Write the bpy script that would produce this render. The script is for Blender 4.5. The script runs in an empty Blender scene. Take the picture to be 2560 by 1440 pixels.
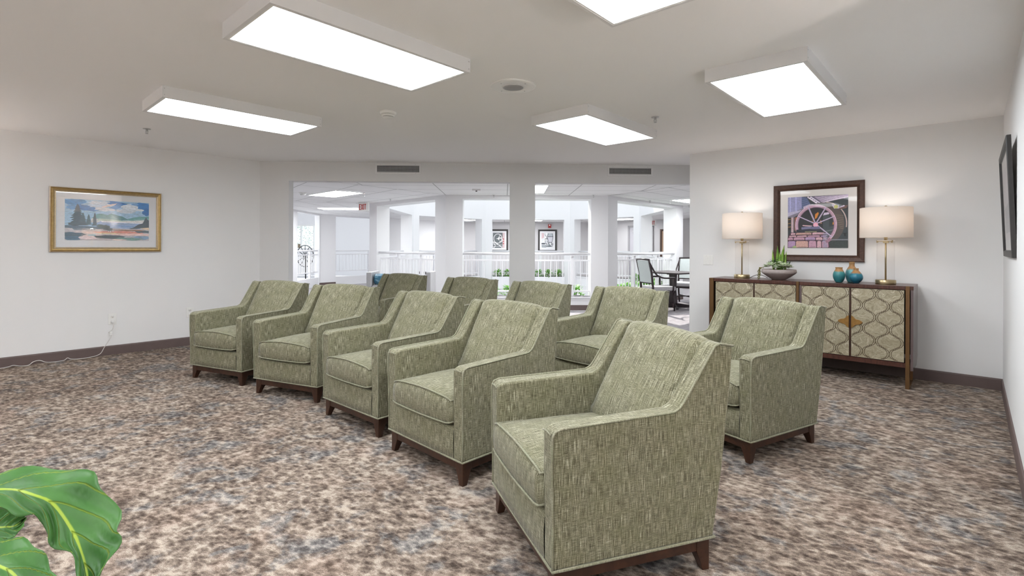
import bpy, bmesh, math, random
from mathutils import Vector, Matrix
random.seed(7)
S = bpy.context.scene
COL = S.collection
R = math.radians

# ------------------------------------------------------------------ camera, world, sun, exposure
CAMH = 1.25
cd = bpy.data.cameras.new('camera'); cam = bpy.data.objects.new('camera', cd); COL.objects.link(cam)
cd.sensor_width = 36.0; cd.lens = 36.0 * 1266.59 / 2560.0; cd.shift_y = -(720 - 618.91) / 2560.0
cd.clip_start = 0.02
cam.matrix_world = Matrix.Translation((0, 0, CAMH)) @ Matrix.Rotation(R(90), 4, 'X') @ Matrix.Rotation(0.0039, 4, 'Z')
S.camera = cam
S.view_settings.view_transform = 'Standard'; S.view_settings.look = 'None'
S.view_settings.gamma = 1; S.view_settings.use_curve_mapping = False
S.view_settings.exposure = 2.05
S.cycles.max_bounces = 14; S.cycles.diffuse_bounces = 10; S.cycles.transparent_max_bounces = 16; S.cycles.caustics_reflective = False; S.cycles.caustics_refractive = False
w = bpy.data.worlds.new('world'); S.world = w; w.use_nodes = True
wn = w.node_tree.nodes; bg = wn['Background']
bg.inputs[0].default_value = (0.86, 0.93, 1.0, 1); bg.inputs[1].default_value = .42
sd_ = bpy.data.lights.new('sun', 'SUN'); sun = bpy.data.objects.new('sun', sd_); COL.objects.link(sun)
sd_.energy = 1.6; sd_.angle = R(0.6); sd_.color = (1, .96, .9)
sun.rotation_euler = Vector((-0.20, 0.75, 0.66)).to_track_quat('Z', 'Y').to_euler()
PANEL = 4.0           # radiance of the ceiling panels
CORR = 6.5

# ------------------------------------------------------------------ constants of the place
AA = R(47.7)
uA = Vector((math.cos(AA), math.sin(AA), 0)); uB = Vector((-math.sin(AA), math.cos(AA), 0))
C = Vector((4.344, 4.479, 0)); HC = 2.436; HK = 2.29
M0 = Vector((-3.509, 7.045, 0)); MA = R(1.8)

# ------------------------------------------------------------------ materials
def new_mat(name):
    m = bpy.data.materials.new(name); m.use_nodes = True
    nt = m.node_tree; b = nt.nodes['Principled BSDF']
    return m, nt, b
def N(nt, t, **k):
    n = nt.nodes.new(t)
    for a, v in k.items(): setattr(n, a, v)
    return n
def mat(name, col, rough=.5, metal=0., spec=None, emis=0, coat=0, var=0.0, vscale=3.0, bump=0, bscale=60):
    m, nt, b = new_mat(name)
    b.inputs['Base Color'].default_value = (*col, 1); b.inputs['Roughness'].default_value = rough
    b.inputs['Metallic'].default_value = metal
    if spec is not None: b.inputs['Specular IOR Level'].default_value = spec
    if coat: b.inputs['Coat Weight'].default_value = coat; b.inputs['Coat Roughness'].default_value = .08
    if emis: b.inputs['Emission Color'].default_value = (*col, 1); b.inputs['Emission Strength'].default_value = emis
    tc = N(nt, 'ShaderNodeTexCoord')
    if var:
        n = N(nt, 'ShaderNodeTexNoise'); n.inputs['Scale'].default_value = vscale; n.inputs['Detail'].default_value = 5
        nt.links.new(tc.outputs['Object'], n.inputs['Vector'])
        mx = N(nt, 'ShaderNodeMix', data_type='RGBA')
        mx.inputs[6].default_value = (*[c * (1 - var) for c in col], 1); mx.inputs[7].default_value = (*[min(1, c * (1 + var)) for c in col], 1)
        nt.links.new(n.outputs['Fac'], mx.inputs[0]); nt.links.new(mx.outputs[2], b.inputs['Base Color'])
    if bump:
        n = N(nt, 'ShaderNodeTexNoise'); n.inputs['Scale'].default_value = bscale; n.inputs['Detail'].default_value = 3
        nt.links.new(tc.outputs['Object'], n.inputs['Vector'])
        bp = N(nt, 'ShaderNodeBump'); bp.inputs['Strength'].default_value = bump; bp.inputs['Distance'].default_value = .01
        nt.links.new(n.outputs['Fac'], bp.inputs['Height']); nt.links.new(bp.outputs[0], b.inputs['Normal'])
    return m
def ramp(nt, stops, fac=None, interp='LINEAR'):
    r = N(nt, 'ShaderNodeValToRGB'); cr = r.color_ramp; cr.interpolation = interp
    while len(cr.elements) < len(stops): cr.elements.new(.5)
    for e, (p, c) in zip(cr.elements, stops): e.position = p; e.color = (*c, 1)
    if fac: nt.links.new(fac, r.inputs[0])
    return r
def noise(nt, vec, scale, detail=2, rough=.5, dist=0):
    n = N(nt, 'ShaderNodeTexNoise'); n.inputs['Scale'].default_value = scale; n.inputs['Detail'].default_value = detail
    n.inputs['Roughness'].default_value = rough; n.inputs['Distortion'].default_value = dist
    nt.links.new(vec, n.inputs['Vector']); return n.outputs['Fac']
def mapping(nt, src, sc=(1, 1, 1), rot=(0, 0, 0), loc=(0, 0, 0)):
    m = N(nt, 'ShaderNodeMapping'); m.inputs['Scale'].default_value = sc; m.inputs['Rotation'].default_value = rot
    m.inputs['Location'].default_value = loc
    nt.links.new(src, m.inputs['Vector']); return m.outputs[0]
def math_(nt, op, a, b):
    n = N(nt, 'ShaderNodeMath', operation=op)
    for i, v in enumerate((a, b)):
        if isinstance(v, (int, float)): n.inputs[i].default_value = v
        else: nt.links.new(v, n.inputs[i])
    return n.outputs[0]
def mixc(nt, fac, a, b, mode='MIX'):
    n = N(nt, 'ShaderNodeMix', data_type='RGBA', blend_type=mode)
    for i, v in ((0, fac), (6, a), (7, b)):
        if isinstance(v, (int, float)): n.inputs[i].default_value = v
        elif isinstance(v, tuple): n.inputs[i].default_value = (*v, 1)
        else: nt.links.new(v, n.inputs[i])
    return n.outputs[2]

def carpet_mat(name, corridor=False):
    m, nt, b = new_mat(name); tc = N(nt, 'ShaderNodeTexCoord').outputs['Object']
    base = mapping(nt, tc, rot=(0, 0, -R(152)))
    st = mapping(nt, base, sc=(.56, 1, 1)) if not corridor else mapping(nt, base, sc=(.5, 1.2, 1))
    if corridor:
        n1 = noise(nt, st, 26, 4, .6, .6); n2 = noise(nt, st, 3, 3)
        r = ramp(nt, [(.3, (.26, .25, .26)), (.5, (.40, .39, .41)), (.7, (.55, .53, .55))], n1)
        c = mixc(nt, math_(nt, 'MULTIPLY', n2, .5), r.outputs[0], (.30, .25, .25))
    else:
        big = noise(nt, base, 1.15, 4, .6, .4)
        n2 = noise(nt, st, 19, 6, .68, .35); n3 = noise(nt, mapping(nt, st, loc=(5, 3, 1)), 62, 4, .7, .2)
        nb = noise(nt, mapping(nt, base, loc=(9, 2, 0)), 4.6, 5, .65, .6)
        npk = noise(nt, mapping(nt, base, loc=(2, 8, 0)), 2.9, 4, .6, .6)
        wob = N(nt, 'ShaderNodeTexNoise'); wob.inputs['Scale'].default_value = 22; wob.inputs['Detail'].default_value = 3; nt.links.new(base, wob.inputs['Vector'])
        wo = N(nt, 'ShaderNodeVectorMath', operation='MULTIPLY_ADD'); nt.links.new(wob.outputs['Color'], wo.inputs[0]); wo.inputs[1].default_value = (.045, .045, 0); nt.links.new(mapping(nt, base, sc=(.72, 1, 1)), wo.inputs[2])
        vo = N(nt, 'ShaderNodeTexVoronoi', feature='F1'); vo.inputs['Scale'].default_value = 33; nt.links.new(wo.outputs[0], vo.inputs['Vector'])
        spots = math_(nt, 'MULTIPLY', math_(nt, 'SUBTRACT', vo.outputs['Distance'], .42), .34)
        v = math_(nt, 'ADD', math_(nt, 'ADD', math_(nt, 'MULTIPLY', n2, .52), math_(nt, 'MULTIPLY', n3, .48)), math_(nt, 'MULTIPLY', spots, .80))
        v = math_(nt, 'ADD', v, math_(nt, 'MULTIPLY', math_(nt, 'SUBTRACT', big, .5), .26))
        v = math_(nt, 'ADD', math_(nt, 'MULTIPLY', math_(nt, 'SUBTRACT', v, .5), .86), .481)
        warm = ramp(nt, [(.36, (.095, .070, .056)), (.44, (.195, .150, .122)), (.50, (.315, .250, .205)), (.555, (.450, .365, .300)), (.63, (.68, .58, .485))], v)
        blue = ramp(nt, [(.37, (.080, .080, .084)), (.46, (.165, .172, .184)), (.54, (.280, .292, .305)), (.66, (.64, .59, .54))], v)
        tan = ramp(nt, [(.37, (.130, .092, .070)), (.46, (.260, .195, .155)), (.54, (.430, .330, .270)), (.64, (.68, .55, .46))], v)
        fb = ramp(nt, [(.52, (0, 0, 0)), (.60, (.62, .62, .62))], nb); ft = ramp(nt, [(.52, (0, 0, 0)), (.64, (1, 1, 1))], npk)
        c = mixc(nt, fb.outputs[0], warm.outputs[0], blue.outputs[0])
        c = mixc(nt, math_(nt, 'MULTIPLY', ft.outputs[0], .85), c, tan.outputs[0])
        nf = noise(nt, base, 330, 2, .7)
        fr = ramp(nt, [(.3, (.36, .36, .36)), (.7, (1.0, .985, .97))], nf)
        c = mixc(nt, 1.0, c, fr.outputs[0], 'MULTIPLY')
    nt.links.new(c, b.inputs['Base Color']); b.inputs['Roughness'].default_value = .95; b.inputs['Specular IOR Level'].default_value = .1
    bp = N(nt, 'ShaderNodeBump'); bp.inputs['Strength'].default_value = .5; bp.inputs['Distance'].default_value = .006
    nt.links.new(noise(nt, base, 260, 2, .6), bp.inputs['Height']); nt.links.new(bp.outputs[0], b.inputs['Normal'])
    return m

def fabric_mat(name, stops, tint=(.25, .30, .17), wscale=1.0, rough=.9):
    m, nt, b = new_mat(name); uv = N(nt, 'ShaderNodeUVMap').outputs[0]
    warp = noise(nt, mapping(nt, uv, sc=(620 * wscale, 17 * wscale, 1)), 1, 3, .6)
    warp2 = noise(nt, mapping(nt, uv, sc=(260 * wscale, 14 * wscale, 1), loc=(3, 7, 0)), 1, 3, .65)
    weft = noise(nt, mapping(nt, uv, sc=(30 * wscale, 620 * wscale, 1)), 1, 2, .6)
    cross = noise(nt, uv, 600 * wscale, 1)
    v = math_(nt, 'ADD', math_(nt, 'MULTIPLY', warp, .42), math_(nt, 'MULTIPLY', warp2, .14))
    v = math_(nt, 'ADD', v, math_(nt, 'MULTIPLY', weft, .24)); v = math_(nt, 'ADD', v, math_(nt, 'MULTIPLY', cross, .20))
    r = ramp(nt, stops, v)
    blot = ramp(nt, [(.42, (0, 0, 0)), (.66, (1, 1, 1))], noise(nt, uv, 7, 3, .6))
    c = mixc(nt, math_(nt, 'MULTIPLY', blot.outputs[0], .28), r.outputs[0], tint)
    nt.links.new(c, b.inputs['Base Color']); b.inputs['Roughness'].default_value = rough
    b.inputs['Specular IOR Level'].default_value = .2
    b.inputs['Sheen Weight'].default_value = .15; b.inputs['Sheen Roughness'].default_value = .5
    bp = N(nt, 'ShaderNodeBump'); bp.inputs['Strength'].default_value = .35; bp.inputs['Distance'].default_value = .0015
    nt.links.new(v, bp.inputs['Height']); nt.links.new(bp.outputs[0], b.inputs['Normal'])
    return m

def wood_mat(name, dark, light, rough=.35, axis=(1, 14, 14), scale=6):
    m, nt, b = new_mat(name); tc = N(nt, 'ShaderNodeTexCoord').outputs['Object']
    n1 = noise(nt, mapping(nt, tc, sc=axis), scale, 5, .6, .6)
    r = ramp(nt, [(.3, dark), (.7, light)], n1)
    nt.links.new(r.outputs[0], b.inputs['Base Color']); b.inputs['Roughness'].default_value = rough
    return m

def pearl_mat(name):
    m, nt, b = new_mat(name); tc = N(nt, 'ShaderNodeTexCoord').outputs['Object']
    n0 = N(nt, 'ShaderNodeTexNoise'); n0.inputs['Scale'].default_value = 9; nt.links.new(tc, n0.inputs['Vector'])
    off = N(nt, 'ShaderNodeVectorMath', operation='SCALE'); nt.links.new(n0.outputs['Color'], off.inputs[0]); off.inputs['Scale'].default_value = .35
    ad = N(nt, 'ShaderNodeVectorMath', operation='ADD'); nt.links.new(tc, ad.inputs[0]); nt.links.new(off.outputs[0], ad.inputs[1])
    n1 = noise(nt, mapping(nt, ad.outputs[0], sc=(1, 1, 4)), 14, 4, .6, 1.2)
    r = ramp(nt, [(.30, (.30, .26, .17)), (.52, (.40, .355, .25)), (.64, (.50, .455, .34)), (.74, (.74, .70, .58))], n1)
    nt.links.new(r.outputs[0], b.inputs['Base Color']); b.inputs['Roughness'].default_value = .28; b.inputs['Metallic'].default_value = .25
    bp = N(nt, 'ShaderNodeBump'); bp.inputs['Strength'].default_value = .35; bp.inputs['Distance'].default_value = .004
    nt.links.new(n1, bp.inputs['Height']); nt.links.new(bp.outputs[0], b.inputs['Normal'])
    return m

def thin_glass(name, tint=(1, 1, 1), refl=.03):
    m = bpy.data.materials.new(name); m.use_nodes = True; nt = m.node_tree; nt.nodes.clear()
    o = N(nt, 'ShaderNodeOutputMaterial'); t = N(nt, 'ShaderNodeBsdfTransparent'); t.inputs[0].default_value = (*tint, 1)
    g = N(nt, 'ShaderNodeBsdfGlossy'); g.inputs['Roughness'].default_value = .02
    lw = N(nt, 'ShaderNodeLayerWeight'); lw.inputs[0].default_value = .5
    p5 = math_(nt, 'MULTIPLY', math_(nt, 'POWER', lw.outputs['Facing'], 5.0), .55)
    fac = math_(nt, 'ADD', p5, refl)
    mx = N(nt, 'ShaderNodeMixShader'); nt.links.new(fac, mx.inputs[0]); nt.links.new(t.outputs[0], mx.inputs[1]); nt.links.new(g.outputs[0], mx.inputs[2])
    nt.links.new(mx.outputs[0], o.inputs[0]); return m

def emit_mat(name, col, strength):
    m = bpy.data.materials.new(name); m.use_nodes = True; nt = m.node_tree; nt.nodes.clear()
    o = N(nt, 'ShaderNodeOutputMaterial'); e = N(nt, 'ShaderNodeEmission'); e.inputs[0].default_value = (*col, 1); e.inputs[1].default_value = strength
    nt.links.new(e.outputs[0], o.inputs[0]); return m

def paint_mat(name, rough=.6, vary=.12, scale=30, stretch=(1, 1, 1)):
    """colours come from the flat shapes of the picture (attribute 'paint'), with brushy variation"""
    m, nt, b = new_mat(name); at = N(nt, 'ShaderNodeAttribute', attribute_name='paint')
    tc = N(nt, 'ShaderNodeTexCoord').outputs['Object']
    n1 = noise(nt, mapping(nt, tc, sc=stretch), scale, 5, .65, 1.0)
    r = ramp(nt, [(.3, (1.2 - vary * 2,) * 3), (.7, (1.2 + vary * 1.6,) * 3)], n1)
    nt.links.new(mixc(nt, 1.0, at.outputs['Color'], r.outputs[0], 'MULTIPLY'), b.inputs['Base Color'])
    b.inputs['Roughness'].default_value = rough; return m

def leaf_mat(name, c1, c2, rough=.35, trans=.25):
    m, nt, b = new_mat(name); tc = N(nt, 'ShaderNodeTexCoord').outputs['Object']
    r = ramp(nt, [(.35, c1), (.65, c2)], noise(nt, tc, 22, 3))
    nt.links.new(r.outputs[0], b.inputs['Base Color']); b.inputs['Roughness'].default_value = rough
    o = [n for n in nt.nodes if n.type == 'OUTPUT_MATERIAL'][0]
    t = N(nt, 'ShaderNodeBsdfTranslucent'); nt.links.new(r.outputs[0], t.inputs[0])
    mx = N(nt, 'ShaderNodeMixShader'); mx.inputs[0].default_value = trans
    nt.links.new(b.outputs[0], mx.inputs[1]); nt.links.new(t.outputs[0], mx.inputs[2]); nt.links.new(mx.outputs[0], o.inputs[0])
    return m

WALL = mat('wall_paint', (.80, .80, .80), .75, spec=.25, bump=.06, bscale=220)
WALLW = mat('white_trim_paint', (.80, .80, .81), .6, spec=.3)
CEIL = mat('ceiling_paint', (.90, .90, .90), .85, spec=.2, bump=.05, bscale=180)
BASEB = mat('brown_baseboard_vinyl', (.125, .088, .082), .55, var=.12, vscale=14)
CARPET = carpet_mat('patterned_carpet'); CARPET2 = carpet_mat('corridor_carpet', True)
FAB = fabric_mat('sage_tweed', [(.41, (.040, .036, .020)), (.465, (.112, .104, .062)), (.51, (.200, .190, .120)), (.555, (.350, .335, .235)), (.62, (.66, .64, .51))], tint=(.140, .138, .062))
PIPE = fabric_mat('sage_tweed_piping', [(.36, (.12, .112, .07)), (.48, (.22, .21, .145)), (.62, (.42, .405, .31))], wscale=.6)
DWOOD = wood_mat('espresso_wood', (.022, .008, .004), (.060, .022, .010), .38, (3, 3, 3))
SWOOD = wood_mat('sideboard_wood', (.045, .016, .012), (.100, .038, .026), .28, (12, 12, 2))
POSTM = mat('antique_bronze', (.16, .085, .035), .36, .55, var=.25, vscale=9)
PEARL = pearl_mat('pearl_shell_veneer'); LINE = mat('dark_gold_line', (.055, .032, .010), .5, .1)
AMBER = mat('amber_burl', (.30, .16, .045), .3, .25, var=.45, vscale=28)
SIDEM = mat('sideboard_side', (.12, .085, .085), .25, 0, coat=.4)
BRASS = mat('antique_brass', (.46, .37, .22), .3, .9)
LGLASS = thin_glass('clear_glass', (.98, .975, .97), .02); PGLASS = thin_glass('picture_glass', (1, 1, 1), .010); WGLASS = thin_glass('window_glass', (.95, .98, .98), .03)
WHITEP = mat('white_plastic', (.82, .82, .80), .4); HOUS = mat('white_enamel', (.74, .74, .74), .45)
PANELM = emit_mat('panel_diffuser', (.915, .962, 1), PANEL); PANELC = emit_mat('corridor_panel', (.955, .98, 1), CORR)
BLACK = mat('black', (.012, .012, .013), .4); DGREY = mat('dark_slot', (.03, .03, .032), .7)
METAL = mat('steel', (.55, .55, .55), .3, .9); RED = mat('red_plastic', (.42, .03, .03), .4); REDL = mat('exit_red', (.55, .06, .05), .5)
GOLD = mat('gilt_frame', (.42, .29, .12), .38, .65, var=.35, vscale=30, bump=.3, bscale=90); SILV = mat('silver_gilt', (.62, .55, .46), .35, .7, var=.2, vscale=40)
FRB = mat('mottled_bronze_frame', (.070, .034, .022), .42, .25, var=.6, vscale=60, bump=.3, bscale=120)
MATB = mat('cream_mat_board', (.80, .77, .75), .85); MATW = mat('white_mat_board', (.76, .76, .78), .85)
BLKF = mat('charcoal_frame', (.028, .025, .024), .45, var=.3, vscale=40)
RAIL = mat('white_railing_paint', (.80, .80, .82), .4)
TILE = mat('ceiling_tile', (.86, .86, .86), .85); TGRID = mat('ceiling_grid', (.78, .78, .78), .5)

# ------------------------------------------------------------------ mesh builder
class MB:
    def __init__(s): s.v = []; s.f = []; s.m = []; s.c = []; s.sm = []
    def add(s, verts, faces, mi=0, col=None, smooth=False):
        o = len(s.v); s.v += [tuple(v) for v in verts]
        for f in faces: s.f.append([o + i for i in f]); s.m.append(mi); s.c.append(col); s.sm.append(smooth)
        return s
    def box(s, a, b, mi=0, M=None, col=None):
        x0, y0, z0 = a; x1, y1, z1 = b
        v = [Vector(p) for p in ((x0, y0, z0), (x1, y0, z0), (x1, y1, z0), (x0, y1, z0), (x0, y0, z1), (x1, y0, z1), (x1, y1, z1), (x0, y1, z1))]
        if M: v = [M @ p for p in v]
        return s.add(v, [(0, 3, 2, 1), (4, 5, 6, 7), (0, 1, 5, 4), (1, 2, 6, 5), (2, 3, 7, 6), (3, 0, 4, 7)], mi, col)
    def prism(s, poly, n0, n1, ax='y', mi=0, col=None, smooth=False):
        """poly in the plane across axis ax, extruded n0..n1"""
        def P(a, b, n): return {'y': (a, n, b), 'x': (n, a, b), 'z': (a, b, n)}[ax]
        k = len(poly); v = [P(a, b, n0) for a, b in poly] + [P(a, b, n1) for a, b in poly]
        f = [tuple(range(k)), tuple(range(2 * k - 1, k - 1, -1))] + [(i, i + k, (i + 1) % k + k, (i + 1) % k) for i in range(k)]
        return s.add(v, f, mi, col, smooth)
    def tube(s, pts, r, n=8, mi=0, closed=False, rs=None):
        pts = [Vector(p) for p in pts]; k = len(pts); rings = []; up = None
        for i, p in enumerate(pts):
            if closed: t = pts[(i + 1) % k] - pts[i - 1]
            else: t = pts[min(i + 1, k - 1)] - pts[max(i - 1, 0)]
            t.normalize()
            if up is None: up = Vector((0, 0, 1)) if abs(t.z) < .9 else Vector((1, 0, 0))
            a = t.cross(up)
            if a.length < 1e-5: a = t.cross(Vector((.3, .9, .1)))
            a.normalize(); b = a.cross(t).normalized(); up = b
            rr = rs[i] if rs else r
            rings.append([p + (a * math.cos(2 * math.pi * j / n) + b * math.sin(2 * math.pi * j / n)) * rr for j in range(n)])
        v = [q for g in rings for q in g]; f = []
        for i in range(k if closed else k - 1):
            for j in range(n):
                a0 = i * n + j; a1 = i * n + (j + 1) % n; b0 = ((i + 1) % k) * n + j; b1 = ((i + 1) % k) * n + (j + 1) % n
                f.append((a0, a1, b1, b0))
        if not closed: f += [tuple(range(n))[::-1], tuple((k - 1) * n + j for j in range(n))]
        return s.add(v, f, mi, None, True)
    def lathe(s, prof, n=32, c=(0, 0, 0), mi=0, smooth=True, cap=True):
        v = []; f = []
        for r, z in prof:
            for j in range(n): a = 2 * math.pi * j / n; v.append((c[0] + r * math.cos(a), c[1] + r * math.sin(a), c[2] + z))
        for i in range(len(prof) - 1):
            for j in range(n): f.append((i * n + j, i * n + (j + 1) % n, (i + 1) * n + (j + 1) % n, (i + 1) * n + j))
        if cap and prof[0][0] > 1e-4: f.append(tuple(range(n))[::-1])
        if cap and prof[-1][0] > 1e-4: f.append(tuple((len(prof) - 1) * n + j for j in range(n)))
        return s.add(v, f, mi, None, smooth)
    def grid(s, rows, mi=0, smooth=True, closed_u=False):
        k = len(rows[0]); v = [p for r in rows for p in r]; f = []
        for i in range(len(rows) - 1):
            for j in range(k if closed_u else k - 1):
                f.append((i * k + j, i * k + (j + 1) % k, (i + 1) * k + (j + 1) % k, (i + 1) * k + j))
        return s.add(v, f, mi, None, smooth)
    def poly(s, pts, mi=0, col=None): return s.add(pts, [tuple(range(len(pts)))], mi, col)
    def build(s, name, mats, parent=None, bevel=0, seg=3, loc=None, rot=None, subsurf=0, smooth=None, uv=True, fix=True):
        me = bpy.data.meshes.new(name); me.from_pydata(s.v, [], s.f)
        if not isinstance(mats, (list, tuple)): mats = [mats]
        for m in mats: me.materials.append(m)
        for i, p in enumerate(me.polygons): p.material_index = s.m[i]; p.use_smooth = s.sm[i] if smooth is None else smooth
        if any(c is not None for c in s.c):
            at = me.color_attributes.new('paint', 'FLOAT_COLOR', 'CORNER')
            for i, p in enumerate(me.polygons):
                c = s.c[i] or (.5, .5, .5)
                for li in p.loop_indices: at.data[li].color = (*c, 1)
        if fix:
            bm = bmesh.new(); bm.from_mesh(me); bmesh.ops.recalc_face_normals(bm, faces=bm.faces); bm.to_mesh(me); bm.free()
        if uv:
            ul = me.uv_layers.new(name='UVMap'); me.update()
            for p in me.polygons:
                n = p.normal; a = (abs(n.x), abs(n.y), abs(n.z)); k = a.index(max(a))
                for li in p.loop_indices:
                    q = me.vertices[me.loops[li].vertex_index].co
                    ul.data[li].uv = ((q.y, q.z) if k == 0 else (q.x, q.z) if k == 1 else (q.y, q.x))
        o = bpy.data.objects.new(name, me); COL.objects.link(o)
        if parent: o.parent = parent
        if loc is not None: o.location = loc
        if rot is not None: o.rotation_euler = (0, 0, rot) if isinstance(rot, (int, float)) else rot
        if bevel:
            b = o.modifiers.new('bevel', 'BEVEL'); b.width = bevel; b.segments = seg; b.limit_method = 'ANGLE'; b.angle_limit = R(35); b.harden_normals = False
            for p in me.polygons: p.use_smooth = True
            wn_ = o.modifiers.new('wn', 'WEIGHTED_NORMAL'); wn_.keep_sharp = True
        if subsurf:
            ss = o.modifiers.new('ss', 'SUBSURF'); ss.levels = subsurf; ss.render_levels = subsurf
        return o

def empty(name, loc=(0, 0, 0), rot=0, label=None, cat=None, group=None):
    o = bpy.data.objects.new(name, None); COL.objects.link(o); o.location = loc
    o.rotation_euler = (0, 0, rot) if isinstance(rot, (int, float)) else rot
    o.empty_display_size = .1
    if label: o['label'] = label; o['category'] = cat
    if group: o['group'] = group
    return o
def tag(o, label, cat, group=None):
    o['label'] = label; o['category'] = cat
    if group: o['group'] = group
    return o
def struct(o, label=None):
    o['kind'] = 'structure'
    if label: o['label'] = label
    return o
def copy_tree(o, parent=None):
    c = o.copy(); COL.objects.link(c); c.parent = parent
    for ch in [x for x in bpy.data.objects if x.parent == o]: copy_tree(ch, c)
    return c
def rbox(hx, hy, z0, z1, r): pass

# ------------------------------------------------------------------ the setting: media room shell
def wall_seg(name, p, q, z0, z1, th=.12, mt=WALL, side=1, extra=None):
    """vertical slab from p to q; visible face on the p-q line, body behind it (side=+1: left of p->q)"""
    p = Vector(p); q = Vector(q); d = q - p; L = d.length; a = math.atan2(d.y, d.x)
    mb = MB(); mb.box((0, 0 if side > 0 else -th, z0), (L, th if side > 0 else 0, z1))
    if extra: extra(mb)
    return struct(mb.build(name, mt, loc=p, rot=a))
L1 = M0 - uA * 6.5
W0 = C - uA * 3.6
R2 = W0 + Vector((.7396, -.673, 0)) * 1.5
aL = L1.dot(uA)
R3 = R2 - uA * (R2.dot(uA) - aL)
SE = Vector((2.241, 6.393, 0))
def midpt(x): return M0 + Vector((math.cos(MA), math.sin(MA), 0)) * ((x - M0.x) / math.cos(MA))
T = midpt(2.88)
WALLM = mat('shaded_wall_paint', (.70, .70, .70), .75, spec=.25)  # darker copy of the wall paint, standing in for shade on the middle wall
wall_seg('wall_left', L1, M0, 0, HC + .1, side=1)
wall_seg('wall_right', W0, C, 0, HC + .1, side=-1)
wall_seg('wall_sideboard', C, SE, 0, HC + .1, side=-1)
wall_seg('wall_return', SE, T, 0, HC + .1, side=-1)
wall_seg('wall_jog', R2, W0, 0, HC + .1, side=-1)
wall_seg('wall_back', L1, R3, 0, HC + .1, side=-1)
# window wall behind the camera (seen only as a reflection in the left picture)
Lw = (R2 - R3).length
wa, wb_ = Lw - 2.05, Lw - .12
mb = MB(); mb.box((0, -.12, 0), (wa, 0, HC + .1)); mb.box((wb_, -.12, 0), (Lw, 0, HC + .1))
mb.box((wa, -.12, 0), (wb_, 0, .9)); mb.box((wa, -.12, 2.15), (wb_, 0, HC + .1))
rw = math.atan2((R2 - R3).y, (R2 - R3).x)
struct(mb.build('wall_window', WALL, loc=R3, rot=rw))
wr = struct(empty('window_1', R3 + uA * wa + Vector((0, 0, .9)), rw))
mb = MB(); ww = wb_ - wa
for b in (((0, -.09, 0), (.05, -.03, 1.25)), ((ww - .05, -.09, 0), (ww, -.03, 1.25)), ((.05, -.09, 0), (ww - .05, -.03, .05)), ((.05, -.09, 1.2), (ww - .05, -.03, 1.25)), ((ww / 2 - .02, -.09, .05), (ww / 2 + .02, -.03, 1.2))): mb.box(*b)
mb.build('window_frame', WHITEP, wr)
mb = MB(); mb.box((.05, -.065, .05), (ww - .05, -.06, 1.2)); mb.build('pane', WGLASS, wr)
mb = MB()
for i in range(26):
    z = .02 + i * .047; mb.add([(.01, .008, z + .018), (ww - .01, .008, z + .018), (ww - .01, .03, z - .0), (.01, .03, z)], [(0, 1, 2, 3)]); mb.box((.01, .0295, z - .002), (ww - .01, .0305, z + .001))
mb.box((.01, .002, 1.205), (ww - .01, .04, 1.245)); mb.build('blind', WHITEP, wr)

# middle wall with the two wide openings; slab behind the visible face
def mx(x): return (x - M0.x) / math.cos(MA)
mb = MB(); th = .16; ZO = 2.17
mb.box((-.3, 0, 0), (mx(-3.113), th, HC + .1)); mb.box((mx(-.032), 0, 0), (mx(.325), th, ZO)); mb.box((mx(-3.113), 0, ZO), (mx(3.3), th, HC + .1))
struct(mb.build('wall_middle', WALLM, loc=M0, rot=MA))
for nm, z, mt, pts in (('ceiling', HC, CEIL, None), ('floor', 0, CARPET, None)):
    P = [M0 + Vector((0, .3, 0)) - uA * 0, L1, R3, R2, W0, C, SE, T + Vector((0, .1, 0)), midpt(2.88) + Vector((0, .16, 0)), midpt(-3.5) + Vector((0, .16, 0))]
    P = [L1, R3, R2, W0, C, SE, midpt(2.88), midpt(2.88) + Vector((0, .16, 0)), midpt(-3.113) + Vector((0, .16, 0)), midpt(-3.509)]
    if nm == 'floor': P = [L1, R3, R2, W0, C, SE, midpt(2.88), midpt(2.88) + Vector((0, .08, 0)), midpt(-3.4) + Vector((0, .08, 0)), midpt(-3.509)]
    mb = MB(); v0 = [(p.x, p.y, z) for p in P]; v1 = [(p.x, p.y, z + (.1 if nm == 'ceiling' else -.1)) for p in P]; k = len(P)
    mb.add(v0 + v1, [tuple(range(k)), tuple(range(k, 2 * k))] + [(i, (i + 1) % k, (i + 1) % k + k, i + k) for i in range(k)])
    struct(mb.build(nm, mt))
# baseboards
def baseboard(name, p, q, side):
    p = Vector(p); q = Vector(q); d = q - p; a = math.atan2(d.y, d.x)
    mb = MB(); s = side
    mb.prism([(0, .0), (-.011 * s, 0), (-.011 * s, .092), (-.008 * s, .102), (0, .105)], 0, d.length, 'x')
    return struct(mb.build(name, BASEB, loc=p, rot=a))
baseboard('baseboard_left', L1, M0, 1); baseboard('baseboard_right', W0, C, -1); baseboard('baseboard_sideboard', C, SE, -1)
baseboard('baseboard_back', L1, R3, -1); baseboard('baseboard_middle', M0, midpt(-3.113), 1)

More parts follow.
